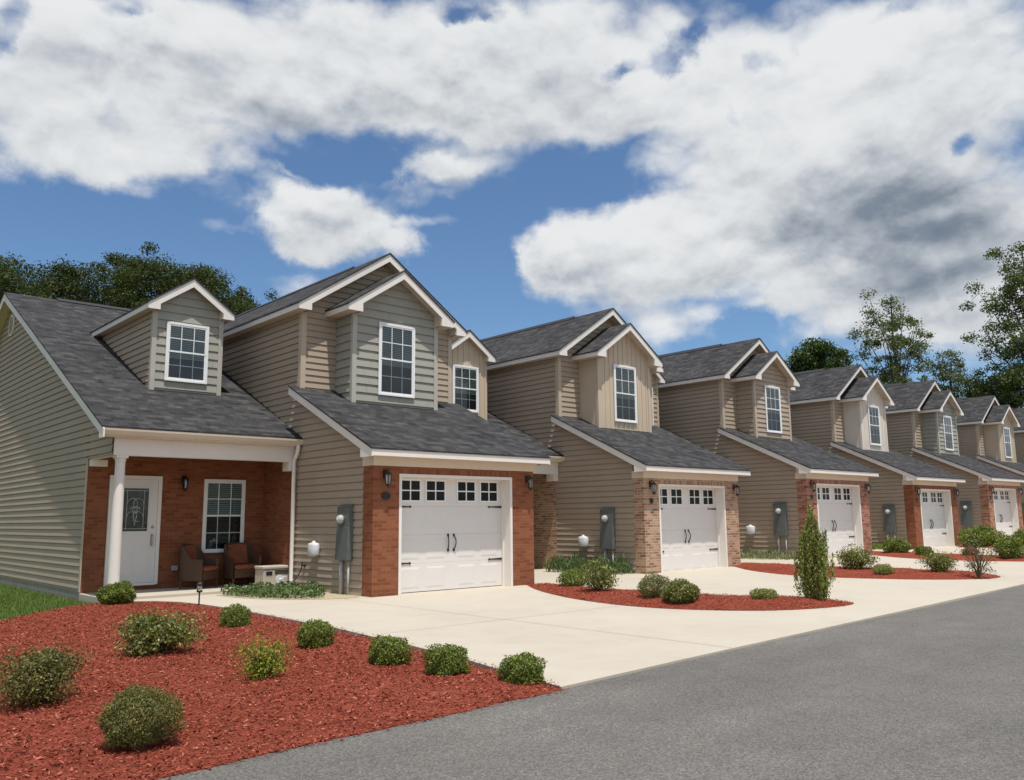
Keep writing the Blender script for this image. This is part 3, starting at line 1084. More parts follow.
def groof(y): return G_EAVE_Z + G_SL * (y - G_EAVE_Y)
def proof(y): return P_EAVE_Z + P_SL * (y - P_EAVE_Y)


def gable(root, pre, xl, xr, y0, ywall, yback, zt, zap, mb_dark, x0=None, sof_y=None):
    """front-facing gable roof: two shingled slopes, drip edge, white rake boards with boxed tails, side fascias and soffits.
    xl/xr = wall faces, y0 = front of the overhang, zt = top of roof at the eave edge"""
    ov = 0.25 if x0 is None else x0
    a, b = xl - ov, xr + ov
    xc = (xl + xr) / 2
    th = 0.035
    rf = MB()
    for s, e in ((-1, a), (1, b)):
        top = [(xc, y0 - .02, zap), (e + s * .015, y0 - .02, zt - .012), (e + s * .015, yback, zt - .012), (xc, yback, zap)]
        if s > 0:
            top = top[::-1]
        rf.prism(top[::-1] if False else top, (0, 0, -th))
    roof = rf.build(pre + '_roof', M['shingle'], root, fixn=True)
    fs = MB()
    fh = 0.185
    sl = (zap - zt) / (xc - a)
    for s, e, wl in ((-1, a, xl), (1, b, xr)):
        inner = e - s * (ov + 0.06)
        zin = zt + sl * abs(inner - e)
        zb = zt - 0.165
        # rake board with its boxed, level-bottomed tail
        pts = [(e, y0, zt - th - .004), (xc, y0, zap - th - .004), (xc, y0, zap - th - fh), (inner, y0, zin - th - fh + .0), (inner, y0, zb), (e, y0, zb)]
        fs.prism(pts, (0, 0.03, 0))
        # eave fascia running back
        fs.box(min(e, e - s * .025), max(e, e - s * .025), y0 + .03, yback, zb + .004, zt - th - .004)
    fas = fs.build('fascia', M['white'], roof, fixn=True)
    sf = MB()
    for s, e, wl in ((-1, a, xl), (1, b, xr)):
        zb = zt - 0.155
        x1, x2 = sorted((e - s * .027, wl))
        sf.box(x1, x2, y0 + .032, yback, zb, zb + .012)                       # level eave soffit
        inner = e - s * (ov + 0.06)
        if True:
            # sloping soffit under the rake overhang
            p = [(inner, y0 + .03, zt + sl * abs(inner - e) - th - .10), (xc, y0 + .03, zap - th - .10), (xc, ywall, zap - th - .10), (inner, ywall, zt + sl * abs(inner - e) - th - .10)]
            sf.prism(p, (0, 0, .012))
            # closing piece behind the tail
            sf.box(min(inner, inner - s * .012), max(inner, inner - s * .012), y0 + .031, ywall, zb - .004, zt + sl * abs(inner - e) - th - .085)
    sf.build('soffit', M['soffit'], roof, fixn=True)
    return roof


def window(root, xc, yw, z0, z1, w, blind=0.55):
    """double-hung window, 6 over 6, standing proud of the wall plane yw (faces -Y)"""
    x0, x1 = xc - w / 2, xc + w / 2
    c = 0.055
    f = MB()
    f.box(x0, x0 + c, yw - .034, yw + .0, z0, z1)
    f.box(x1 - c, x1, yw - .034, yw + .0, z0, z1)
    f.box(x0 + c, x1 - c, yw - .034, yw, z1 - c, z1)
    f.box(x0 + c, x1 - c, yw - .038, yw, z0, z0 + c * .8)
    zm = (z0 + z1) / 2
    ia, ib = x0 + c, x1 - c
    st = 0.030
    # sashes
    for (a, b, y) in ((zm - .018, z1 - c, yw - .027), (z0 + c * .8, zm + .018, yw - .0215)):
        f.box(ia, ia + st, y, yw - .003, a, b)
        f.box(ib - st, ib, y, yw - .003, a, b)
        f.box(ia + st, ib - st, y - .004, yw - .003, a, a + st * 1.25)
        f.box(ia + st, ib - st, y, yw - .003, b - st * 1.1, b)
    win = f.build('window', M['window_white'], root, bevel=0.003)
    mu = MB()
    for (a, b, y) in ((zm + .02, z1 - c - st, yw - .0235), (z0 + c * .8 + st, zm - .018, yw - .0150)):
        for i in (1, 2):
            x = ia + (ib - ia) * i / 3
            mu.box(x - .009, x + .009, y, y + .003, a, b)
        zc = (a + b) / 2
        mu.box(ia + st, ib - st, y - .0005, y + .0035, zc - .009, zc + .009)
    mu.build('muntin', M['window_white'], win)
    gl = MB()
    gl.poly([(ia + .01, yw - .0190, zm), (ib - .01, yw - .0190, zm), (ib - .01, yw - .0190, z1 - c), (ia + .01, yw - .0190, z1 - c)])
    gl.poly([(ia + .01, yw - .0165, z0 + c * .8), (ib - .01, yw - .0165, z0 + c * .8), (ib - .01, yw - .0165, zm), (ia + .01, yw - .0165, zm)])
    gl.build('pane', M['glass'], win)
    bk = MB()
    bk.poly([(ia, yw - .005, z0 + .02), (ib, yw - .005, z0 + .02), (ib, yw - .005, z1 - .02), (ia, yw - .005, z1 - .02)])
    bk.build('shade_panel', M['dark'], win)  # flat dark sheet stands in for the unlit room behind the pane
    bl = MB()
    zbot = z1 - c - (z1 - z0) * blind
    z = z1 - c - .02
    while z > zbot:
        bl.poly([(ia + .012, yw - .0105, z), (ib - .012, yw - .0105, z), (ib - .012, yw - .0070, z - .030), (ia + .012, yw - .0070, z - .030)])
        z -= .042
    bl.build('blind', M['blind'], win)
    return win


def wall_lantern(root, x, y, z):
    m = MB()
    m.box(x - .045, x + .045, y - .02, y, z - .02, z + .13)                # back plate
    m.tube([(x, y - .02, z + .09), (x, y - .07, z + .14), (x, y - .12, z + .12)], .010, 6)
    m.lathe([(.006, .125), (.022, .10), (.075, .055), (.078, .045), (.06, .045)], (x, y - .12, z), n=8)   # roof
    m.lathe([(.052, -.135), (.045, -.165), (.02, -.19), (.008, -.21)], (x, y - .12, z), n=8)              # base
    for k in range(6):
        t = math.pi * k / 3
        m.tube([(x + .052 * math.cos(t), y - .12 + .052 * math.sin(t), z - .14), (x + .066 * math.cos(t), y - .12 + .066 * math.sin(t), z + .05)], .006, 4)
    o = m.build('wall_lantern', M['bronze'], root)
    gm = MB()
    gm.lathe([(.044, -.135), (.058, .045)], (x, y - .12, z), n=8)
    gm.build('lamp_glass', M['lamp_glass'], o)
    bm_ = MB()
    bm_.lathe([(.006, -.13), (.014, -.10), (.016, -.03), (.006, .0)], (x, y - .12, z), n=8)
    bm_.build('bulb', M['window_white'], o)


def garage_door(root):
    y = 0.262
    x0, x1, z1 = 0.645, 3.487, 2.262
    d = MB()
    secs = [0.012, 0.565, 1.125, 1.69, z1]
    for a, b in zip(secs, secs[1:]):
        d.box(x0, x1, y, y + .045, a + .001, b - .001)
    xc = (x0 + x1) / 2
    spans = [(-1.27, -0.80), (-0.64, -0.17), (0.17, 0.64), (0.80, 1.27)]
    # raised carriage-house panels
    for a, b in spans:
        for (p, q) in ((0.075, 0.49), (0.64, 1.05), (1.195, 1.61)):
            pts = [(xc + a, y, p), (xc + b, y, p), (xc + b, y, q), (xc + a, y, q)]
            i = len(d.v)
            e = .035
            d.v.extend(pts + [(xc + a + e, y - .005, p + e), (xc + b - e, y - .005, p + e), (xc + b - e, y - .005, q - e), (xc + a + e, y - .005, q - e)])
            for k in range(4):
                d.f.append([i + k, i + (k + 1) % 4, i + 4 + (k + 1) % 4, i + 4 + k])
            d.f.append([i + 4, i + 5, i + 6, i + 7])
    door = d.build('garage_door', M['white_door'], root, bevel=0.0015)
    for a, b in spans:
        xa, xb = xc + a + .005, xc + b - .005
        za, zb = 1.815, 2.205
        l = MB()
        f = .03
        l.box(xa - f, xb + f, y - .020, y - .002, zb, zb + f)
        l.box(xa - f, xb + f, y - .020, y - .002, za - f, za)
        l.box(xa - f, xa, y - .020, y - .002, za, zb)
        l.box(xb, xb + f, y - .020, y - .002, za, zb)
        xm, zm = (xa + xb) / 2, (za + zb) / 2
        l.box(xm - .012, xm + .012, y - .017, y - .003, za, zb)
        l.box(xa, xm - .012, y - .017, y - .003, zm - .012, zm + .012)
        l.box(xm + .012, xb, y - .017, y - .003, zm - .012, zm + .012)
        lo = l.build('door_window', M['window_white'], root)
        lo.parent = door
        gq = MB()
        gq.poly([(xa, y - .0035, za), (xb, y - .0035, za), (xb, y - .0035, zb), (xa, y - .0035, zb)])
        gob = gq.build('door_pane', M['garage_pane'], door)
    for zz in (0.575, 1.685):
        for s in (-1, 1):
            xe = x0 + .01 if s < 0 else x1 - .01
            h = MB()
            xt = xe - s * .35
            h.prism([(xe, y - .004, zz - .024), (xt, y - .004, zz - .010), (xt, y - .004, zz + .010), (xe, y - .004, zz + .024)], (0, -.010, 0))
            h.prism([(xt - s * .055, y - .004, zz), (xt - s * .02, y - .004, zz - .026), (xt + s * .012, y - .004, zz), (xt - s * .02, y - .004, zz + .026)], (0, -.012, 0))
            h.build('strap_hinge', M['iron'], door, fixn=True)
    for s in (-1, 1):
        h = MB()
        xx = xc + s * .075
        h.tube([(xx, y - .006, .80), (xx + s * .01, y - .03, .85), (xx + s * .02, y - .055, .93), (xx + s * .02, y - .055, 1.0), (xx + s * .005, y - .03, 1.07), (xx, y - .006, 1.11)], .012, 6)
        h.box(xx - .022, xx + .022, y - .012, y - .001, .775, .83)
        h.box(xx - .022, xx + .022, y - .012, y - .001, 1.08, 1.135)
        h.build('pull_handle', M['iron'], door, smooth=False)
    return door


M['garage_pane'] = None
_m, _t, _b = new_mat('garage_pane')
_b.inputs['Base Color'].default_value = (0.012, 0.013, 0.014, 1)
_b.inputs['Roughness'].default_value = 0.08
_b.inputs['Specular IOR Level'].default_value = 0.12
_wn = _t.noise(obj_coord(_t), 1.2, 2.0, 0.5).outputs[0]
_t.link(_t.ramp(_wn, [(0.3, (0.008, 0.009, 0.010)), (0.7, (0.020, 0.021, 0.022))]), _b.inputs['Base Color'])
M['garage_pane'] = _m


def electric_meter(root, x, my=0.92):
    m = MB()
    # housing: straight upper part and a lower cover that stands out
    y0, y1 = my - .22, my + .22
    m.box(x - .12, x - .018, y0, y1, 1.30, 1.69)
    m.prism([(x - .018, y0, .66), (x - .018, y0, 1.30), (x - .13, y0, 1.30), (x - .155, y0, .66)], (0, y1 - y0, 0))
    m.prism([(x - .018, y0 - .008, 1.69), (x - .135, y0 - .008, 1.69), (x - .018, y0 - .008, 1.735)], (0, y1 - y0 + .016, 0))
    o = m.build('electric_meter', M['meter'], root, bevel=.006, fixn=True)
    g_ = MB()
    g_.lathe([(.085, .0), (.088, .03), (.080, .085), (.055, .12), (.0, .125)], (x - .12, my + .01, 1.45), axis=(-1, 0, 0), n=16)
    g_.build('meter_dial', M['conduit'], o, smooth=True)
    gg = MB()
    gg.lathe([(.094, .0), (.094, .035), (.088, .035)], (x - .118, my + .01, 1.45), axis=(-1, 0, 0), n=16)
    gg.build('meter_ring', M['nickel'], o)
    for yy, r in ((my + .10, .036), (my - .16, .020)):
        t = MB()
        t.tube([(x - .075, yy, .67), (x - .075, yy, -.1)], r, 10)
        t.build('conduit', M['conduit'], o, smooth=True)


def utility_box(root, x):
    m = MB()
    m.lathe([(.05, .70), (.15, .715), (.165, .75), (.165, .93), (.14, .97), (.05, .985), (.045, 1.015), (.0, 1.02)], (x - .10, 2.06, 0), n=18, sx=.62)
    o = m.build('utility_box', M['utility'], root, smooth=True)


def build_unit(k):
    cf = UNITS[k]
    near = k <= 3
    x_off = (k - 1) * LX
    root = empty('townhouse', (x_off, cf['dy'], cf['dz']))
    tag(root, cf['label'], 'townhouse', 'row of attached townhouses')
    XL = -3.815 if k == 1 else -(LX - W) + 0.002
    XLo = XL - 0.275 if k == 1 else XL
    brick = M['brick_' + cf['brick']]
    sold = M['soldier_' + cf['brick']]
    bayk = cf['bay']
    bay_m = M[bayk]
    trim_m = {'sage': M['sage_trim'], 'beige': M['beige_trim'], 'tan_board': M['tan_board'], 'cream_board': M['cream_board']}[bayk]

    # -------- siding of the left flank
    s = MB()
    n = (-1, 0, 0)
    lap(s, (0, 0, 0), (0, 1, 0), n, [(.345, -.02), (2.99, -.02), (2.99, groof(2.99) - .15), (.345, groof(.345) - .15)])
    lap(s, (0, 0, 0), (0, 1, 0), n, [(2.99, proof(2.99) - .02), (2.99, 6.05), (8.95, 6.05)])
    lap(s, (0, 0, 0), (0, 1, 0), n, [(2.99, -.02), (PF + .102, -.02), (PF + .102, proof(PF) - .06), (2.99, proof(2.99) - .025)])
    s.build('side_wall', M['beige'], root)
    r = MB()                                                               # right flank, seen from the next porch
    lap(r, (W, 0, 0), (0, 1, 0), (1, 0, 0), [(2.99, proof(2.99) - .02), (2.99, 6.05), (8.95, 6.05)])
    r.build('right_side_wall', M['beige'], root)
    # -------- upper front wall with corner boards
    fr = MB()
    zt, zap = 6.20, 7.7708
    sl_m = (zap - zt) / (W / 2 + OX)
    gz_at = lambda x: zt + sl_m * (x + OX if x < W / 2 else W + OX - x) - .13
    lap(fr, (0, YU, 0), (1, 0, 0), (0, -1, 0), [(0, ZU - .1), (W, ZU - .1), (W, gz_at(W)), (W / 2, gz_at(W / 2)), (0, gz_at(0))])
    fr.build('upper_front_wall', M['beige'], root)
    for xx, sg in ((0, 1), (W, -1)):
        cb = MB()
        a, b = sorted((xx, xx + sg * .10))
        cb.box(a - (.022 if sg > 0 else 0), b + (.022 if sg < 0 else 0), YU - .024, YU + .0, ZU - .05, 6.045)
        a, b = sorted((xx, xx - sg * .022))
        cb.box(a, b, YU, YU + .10, ZU - .05, 6.045)
        cb.build('corner_board', M['beige_trim'], root)

    gable(root, 'main_gable', 0, W, YU - .319, YU, 12.4, zt, zap, None)

    # -------- bay
    BL, BR, YB = 0.8712, 3.1838, 2.2672
    bz, bap = 6.17, 7.1655
    bov = 0.304
    sl_b = (bap - bz) / ((BR - BL) / 2 + bov)
    bg = lambda x: bz + sl_b * (x - BL + bov if x < (BL + BR) / 2 else BR + bov - x) - .13
    bm_ = MB()
    zf = groof(YB) + .01
    fpoly = [(BL, zf), (BR, zf), (BR, bg(BR)), ((BL + BR) / 2, bg((BL + BR) / 2)), (BL, bg(BL))]
    spoly = [(YB, groof(YB) + .01), (YU, groof(YU) + .01), (YU, 6.05), (YB, 6.05)]
    lapk = bayk in ('sage', 'beige')
    if lapk:
        e = 0.193 if bayk == 'sage' else 0.165
        bt = .75 if bayk == 'sage' else None
        lap(bm_, (0, YB, 0), (1, 0, 0), (0, -1, 0), fpoly, e, .025, ref=zf + .05, butt=bt, groove=.2)
        lap(bm_, (BL, 0, 0), (0, 1, 0), (-1, 0, 0), spoly, e, .025, ref=zf + .05, butt=bt, groove=.2)
        lap(bm_, (BR, 0, 0), (0, 1, 0), (1, 0, 0), spoly, e, .022, ref=zf + .05)
    else:
        boards(bm_, (0, YB, 0), (1, 0, 0), (0, -1, 0), fpoly)
        for xx, sg in ((BL, -1), (BR, 1)):
            bm_.prism([(xx, q[0], q[1]) for q in spoly], (sg * .008, 0, 0))
    bm_.build('bay_wall', bay_m, root)
    cw = .085
    th = .028
    for xx, sg in ((BL, 1), (BR, -1)):
        bc = MB()
        a, b = sorted((xx - sg * th, xx + sg * cw))
        bc.box(a, b, YB - th, YB, groof(YB) + .0, 6.03)
        a, b = sorted((xx, xx - sg * th))
        bc.box(a, b, YB, YB + cw * .7, groof(YB) + .03, 6.03)
        bc.build('bay_corner_board', trim_m, root)
    gable(root, 'bay', BL, BR, YB - .304, YB, YU - .002, bz, bap, None, x0=bov)
    window(root, 2.022, YB - .026, 4.225, 5.91, 1.0)

    # -------- dormer on the porch roof
    DL, DR, YD = -2.5067, -0.9508, 5.0728
    dzt, dap = 6.235, 6.9247
    dov = 0.202
    sl_d = (dap - dzt) / ((DR - DL) / 2 + dov)
    dg = lambda x: dzt + sl_d * (x - DL + dov if x < (DL + DR) / 2 else DR + dov - x) - .13
    zf = proof(YD) + .01
    dm = MB()
    fpoly = [(DL, zf), (DR, zf), (DR, dg(DR)), ((DL + DR) / 2, dg((DL + DR) / 2)), (DL, dg(DL))]
    if lapk:
        lap(dm, (0, YD, 0), (1, 0, 0), (0, -1, 0), fpoly, .193 if bayk == 'sage' else .165, .022, ref=zf + .05, butt=.75 if bayk == 'sage' else None)
    else:
        boards(dm, (0, YD, 0), (1, 0, 0), (0, -1, 0), fpoly)
    dm.build('dormer_front_wall', bay_m, root)
    spoly = [(YD, zf), (YD + (6.10 - zf) / P_SL, 6.10), (YD, 6.10)]
    for xx, sg in ((DL, -1), (DR, 1)):
        ds = MB()
        lap(ds, (xx, 0, 0), (0, 1, 0), (sg, 0, 0), spoly, .145, .020)
        ds.build('dormer_side_wall', M['beige'], root)
    for xx, sg in ((DL, 1), (DR, -1)):
        dc = MB()
        a, b = sorted((xx - sg * th, xx + sg * .075))
        dc.box(a, b, YD - th, YD, zf - .01, 6.09)
        a, b = sorted((xx, xx - sg * th))
        dc.box(a, b, YD, YD + .07, zf + .0, 6.09)
        dc.build('dormer_corner_board', trim_m, root)
    gable(root, 'dormer', DL, DR, YD - .21, YD, 10.4, dzt, dap, None, x0=dov)
    window(root, -1.75, YD - .026, 4.53, 5.87, .96)

    # -------- garage roof (shed)
    gr = MB()
    y0, y1 = G_EAVE_Y - .015, YU + .07
    gr.prism([(-OX - .015, y0, groof(y0)), (W + OX, y0, groof(y0)), (W + OX, YU, groof(YU)), (-OX - .015, YU, groof(YU))], (0, 0, -.035))
    gr.prism([(-OX - .015, YU, groof(YU)), (0, YU, groof(YU)), (0, y1, groof(y1)), (-OX - .015, y1, groof(y1))], (0, 0, -.035))
    groof_o = gr.build('garage_roof', M['shingle'], root, fixn=True)
    fa = MB()
    fa.box(-OX + .025, W + OX - .025, G_EAVE_Y, G_EAVE_Y + .025, 2.632, groof(G_EAVE_Y) - .037)
    for xx, sg in ((-OX, 1), (W + OX, -1)):
        a = G_EAVE_Y
        b = y1 if sg > 0 else YU
        fa.prism([(xx, a, groof(a) - .037), (xx, b, groof(b) - .037), (xx, b, groof(b) - .20), (xx, .10, groof(.10) - .20), (xx, .10, 2.615), (xx, a, 2.615)], (sg * .025, 0, 0))
    fa.build('fascia', M['white'], groof_o, fixn=True)
    so = MB()
    so.box(-OX + .026, W + OX - .026, G_EAVE_Y + .026, -.026, 2.640, 2.652)
    so.prism([(-OX + .026, .08, groof(.08) - .15), (-.002, .08, groof(.08) - .15), (-.002, YU, groof(YU) - .15), (-OX + .026, YU, groof(YU) - .15)], (0, 0, .01))
    so.build('soffit', M['soffit'], groof_o, fixn=True)
    fz = MB()
    fz.box(-.026, W + .026, -.026, .37, 2.465, 2.652)
    fz.build('frieze', M['soffit'], root)

    # -------- brick garage front
    bw = MB()
    bw.box(-.012, .583, 0, .345, -.25, 2.466)
    bw.build('brick_pier', brick, root)
    bw = MB()
    bw.box(3.549, W, 0, 4.55, -.25, 2.466)
    bw.build('brick_pier', brick, root)
    ln = MB()
    ln.box(.583, 3.549, .004, .345, 2.322, 2.466)
    ln.build('brick_lintel', sold, root)
    jt = MB()
    jt.box(.583, .645, -.012, .30, 0, 2.322)
    jt.box(3.487, 3.549, -.012, .30, 0, 2.322)
    jt.box(.645, 3.487, -.012, .30, 2.26, 2.322)
    jt.box(.645, .675, .20, .26, 0, 2.26)
    jt.box(3.457, 3.487, .20, .26, 0, 2.26)
    jt.box(.675, 3.457, .20, .26, 2.23, 2.26)
    jt.build('garage_door_frame', M['white'], root, bevel=.004)
    sl_ = MB()
    sl_.box(.584, 3.548, -.03, 1.2, -.3, -.003)
    sl_.build('garage_sill', M['concrete'], root)
    garage_door(root)
    wall_lantern(root, .25, 0, 2.25)
    wall_lantern(root, 4.0, 0, 2.24)
    pq = MB()
    pq.lathe([(.072, 0), (.072, .018), (.062, .024), (.0, .024)], (.275, 0, 1.885), axis=(0, -1, 0), n=20, sx=1.45 if k == 1 else 1.0)
    pq.build('number_plaque', M['iron'], root)
    fd = MB()
    fd.box(.0, .02, .345, 3.0, -.3, -.02)
    if k == 1:
        fd.box(XL - .01, XL + .2, 4.56, 20, -.3, .10)
    fd.build('foundation', M['found'], root)
    electric_meter(root, 0, {1: .90, 2: 1.20}.get(k, .95))
    if k <= 4:
        utility_box(root, 0)

    # -------- porch
    pw = MB()
    pw.box(XL + .002, 0, YP, YP + .2, -.1, 3.3)
    pw.box(-.025, .1, PF + .10, YP, -.1, 3.0)
    pw.build('porch_brick_wall', brick, root)
    pf = MB()
    pf.box(XL - (.02 if k == 1 else 0), -.03, 2.98, YP - .002, -.2, .06)
    pf.build('porch_floor', M['concrete'], root, bevel=.01)
    pc = MB()
    pc.box(XL + .02, -.027, PF + .05, YP - .004, 2.95, 2.97)
    pc.build('porch_ceiling', M['porch_ceiling'], root)
    hb = MB()
    hb.box(XL + .015, -.005, PF, PF + .15, 2.69, 3.03)
    hb.box(-.19, -.028, PF + .15, PF + .30, 2.50, 2.95)
    hb.box(-.19, -.005, PF + .003, PF + .15, 2.50, 2.69)
    if k == 1:
        hb.box(XL + .015, XL + .165, PF + .15, YP - .004, 2.69, 2.96)
        hb.box(XL + .015, XL + .33, YP - .15, YP - .005, 2.55, 2.688)
    hb.build('porch_header', M['white'], root, bevel=.006)
    pr = MB()
    ye = P_EAVE_Y + .05
    xr = 0.0
    for (ya, yb) in ((ye, P_RIDGE_Y),):
        pr.prism([(XLo - (.015 if k == 1 else 0), ya, proof(ya)), (xr, ya, proof(ya)), (xr, yb, proof(yb)), (XLo - (.015 if k == 1 else 0), yb, proof(yb))], (0, 0, -.035))
    # main roof carries on behind the gable block, and down the back
    pr.prism([(0, 8.6, proof(8.6)), (W, 8.6, proof(8.6)), (W, P_RIDGE_Y, P_RIDGE_Z), (0, P_RIDGE_Y, P_RIDGE_Z)], (0, 0, -.035))
    yb = 2 * P_RIDGE_Y - P_EAVE_Y
    pr.prism([(XLo - (.015 if k == 1 else 0), P_RIDGE_Y, P_RIDGE_Z), (W, P_RIDGE_Y, P_RIDGE_Z), (W, yb, P_EAVE_Z), (XLo - (.015 if k == 1 else 0), yb, P_EAVE_Z)], (0, 0, -.035))
    pr_o = pr.build('main_roof', M['shingle'], root, fixn=True)
    rv = MB()
    rv.prism([(XLo + 1.3, P_RIDGE_Y - .16, P_RIDGE_Z - .05), (XLo + 1.3, P_RIDGE_Y, P_RIDGE_Z + .055), (XLo + 1.3, P_RIDGE_Y + .16, P_RIDGE_Z - .05)], (-XLo - 1.3 + .3, 0, 0))
    rv.prism([(W / 2 - .16, 4.3, zap - .085), (W / 2, 4.3, zap + .045), (W / 2 + .16, 4.3, zap - .085)], (0, 8.1, 0))
    rv.build('ridge_vent', M['flash'], root, fixn=True)
    fa = MB()
    if k == 1:
        for sg in (1, -1):
            fy = lambda y: y if sg > 0 else 2 * P_RIDGE_Y - y
            pts = [(XLo, fy(P_EAVE_Y), proof(P_EAVE_Y) - .037), (XLo, fy(P_RIDGE_Y), P_RIDGE_Z - .037), (XLo, fy(P_RIDGE_Y), P_RIDGE_Z - .23),
                   (XLo, fy(3.02), proof(3.02) - .21), (XLo, fy(3.02), 2.995), (XLo, fy(P_EAVE_Y), 2.995)]
            fa.prism(pts, (.025, 0, 0))
    fa.box(XLo + .026, -.02, P_EAVE_Y + .12, P_EAVE_Y + .145, 3.03, 3.19)
    fa.build('fascia', M['white'], pr_o, fixn=True)
    so = MB()
    so.box(XLo + .026, -.02, P_EAVE_Y + .13, PF - .002, 3.020, 3.034)
    if k == 1:
        for sg in (1, -1):
            fy = lambda y: y if sg > 0 else 2 * P_RIDGE_Y - y
            so.prism([(XLo + .026, fy(2.9), proof(2.9) - .16), (XL, fy(2.9), proof(2.9) - .16), (XL, fy(P_RIDGE_Y), P_RIDGE_Z - .16), (XLo + .026, fy(P_RIDGE_Y), P_RIDGE_Z - .16)], (0, 0, .012))
    so.build('soffit', M['soffit'], pr_o, fixn=True)
    gt = MB()
    gp = [(P_EAVE_Y + .118, 3.165), (P_EAVE_Y + .118, 3.05), (P_EAVE_Y + .045, 3.05), (P_EAVE_Y + .022, 3.085), (P_EAVE_Y + .0, 3.13), (P_EAVE_Y - .004, 3.165), (P_EAVE_Y + .008, 3.165), (P_EAVE_Y + .03, 3.12)]
    gt.prism([(XLo + .03, a, b) for a, b in gp], (-XLo - .035, 0, 0))
    gt.build('gutter', M['soffit'], root, fixn=True)
    dsp = MB()
    dx = -.10
    dsp.tube([(dx, P_EAVE_Y + .06, 3.06), (dx, P_EAVE_Y + .06, 2.98), (dx, P_EAVE_Y + .10, 2.86), (dx, PF - .055, 2.72), (dx, PF - .055, .16), (dx, PF - .10, .06), (dx - .02, PF - .24, .03)], .042, 10)
    if k == 1:
        dsp.build('downspout', M['white'], root, smooth=True)
    cl = MB()
    cl.box(-3.76, -3.52, 3.03, 3.27, .06, .10)
    cl.lathe([(.118, .10), (.118, .14), (.106, .16), (.101, 1.2), (.088, 2.57), (.095, 2.58), (.100, 2.60), (.100, 2.64)], (-3.64, 3.15, 0), n=24)
    cl.box(-3.75, -3.53, 3.04, 3.26, 2.64, 2.689)
    if k == 1:
        cl.build('porch_column', M['white'], root, smooth=False, bevel=.004)
    # door
    df = MB()
    dl_, dr_ = -3.39, -2.34
    yv = YP - .0
    df.box(dl_, dl_ + .075, yv - .05, yv + .0, .16, 2.39)
    df.box(dr_ - .075, dr_, yv - .05, yv + .0, .16, 2.39)
    df.box(dl_ + .075, dr_ - .075, yv - .05, yv, 2.315, 2.39)
    df.box(dl_ + .05, dr_ - .05, yv - .07, yv, .15, .20)
    if k <= 2:
        df.build('door_frame', M['white'], root, bevel=.004)
        dd = MB()
        a, b = dl_ + .075, dr_ - .075
        dd.box(a + .003, b - .003, yv - .032, yv - .002, .205, 2.312)
        for (p, q) in ((a + .16, (a + b) / 2 - .03), ((a + b) / 2 + .03, b - .16)):
            dd.box(p, q, yv - .042, yv - .032, .34, .98)
        gx0, gx1 = a + .19, b - .19
        dd.box(gx0 - .03, gx0, yv - .046, yv - .031, 1.22, 2.16)
        dd.box(gx1, gx1 + .03, yv - .046, yv - .031, 1.22, 2.16)
        dd.box(gx0, gx1, yv - .046, yv - .031, 1.22, 1.25)
        dd.box(gx0, gx1, yv - .046, yv - .031, 2.13, 2.16)
        door = dd.build('front_door', M['white_door'], root, bevel=.003)
        gq = MB()
        gq.poly([(gx0, yv - .034, 1.25), (gx1, yv - .034, 1.25), (gx1, yv - .034, 2.13), (gx0, yv - .034, 2.13)])
        gq.build('door_glass', M['door_glass'], door)
        # leaded scrollwork on the glass
        lw = MB()
        cx = (gx0 + gx1) / 2
        for s_ in (-1, 1):
            for (cz, rr) in ((1.55, .10), (1.82, .10), (1.69, .06)):
                lw.tube([(cx + s_ * (rr * .6 + rr * math.cos(t_ * .5)), yv - .037, cz + rr * math.sin(t_ * .5)) for t_ in range(0, 11)], .0045, 4)
            lw.tube([(cx + s_ * .17, yv - .037, 1.28), (cx + s_ * .17, yv - .037, 2.10)], .0045, 4)
        lw.tube([(gx0, yv - .037, 1.30), (gx1, yv - .037, 1.30)], .0045, 4)
        lw.tube([(gx0, yv - .037, 2.08), (gx1, yv - .037, 2.08)], .0045, 4)
        lw.tube([(cx, yv - .037, 1.36), (cx - .05, yv - .037, 1.69), (cx, yv - .037, 2.02), (cx + .05, yv - .037, 1.69), (cx, yv - .037, 1.36)], .0045, 4)
        lw.build('door_leading', M['nickel'], door)
        hd = MB()
        hx = b - .085
        hd.lathe([(.03, 0), (.03, .014), (.012, .03)], (hx, yv - .032, 1.33), axis=(0, -1, 0), n=12)
        hd.box(hx - .025, hx + .025, yv - .046, yv - .031, .93, 1.20)
        hd.tube([(hx, yv - .045, 1.17), (hx, yv - .095, 1.15), (hx, yv - .10, 1.05), (hx, yv - .085, .97), (hx, yv - .045, .95)], .011, 8)
        hd.build('door_handle', M['nickel'], door)
        window(root, -.955, YP - .006, .76, 2.355, .95, blind=.48)
        wall_lantern(root, -1.88, YP, 2.28)
        oc = MB()
        oc.box(-2.05, -1.93, YP - .05, YP, .42, .52)
        oc.build('outlet_cover', M['conduit'], root)

    if k == 1:
        gw = MB()
        zr = lambda y: (proof(y) if y < P_RIDGE_Y else proof(2 * P_RIDGE_Y - y)) - .15
        yb = 20.0
        lap(gw, (XL, 0, 0), (0, 1, 0), (-1, 0, 0), [(YP, .10), (yb, .10), (yb, zr(yb)), (P_RIDGE_Y, zr(P_RIDGE_Y)), (YP, zr(YP))])
        lap(gw, (XL, 0, 0), (0, 1, 0), (-1, 0, 0), [(PF + .02, 2.70), (YP, 2.70), (YP, zr(YP)), (PF + .02, zr(PF + .02))])
        gw.build('gable_wall', M['beige'], root)
        gc = MB()
        gc.box(XL - .022, XL + .0, YP - .012, YP + .07, .08, 2.69)
        gc.build('gable_corner_board', M['beige_trim'], root)
        vt = MB()
        vt.lathe([(.30, 0), (.30, .03), (.25, .035), (.24, .012), (.0, .012)], (XL - .015, 12.2, 6.80), axis=(-1, 0, 0), n=24, sx=1.0)
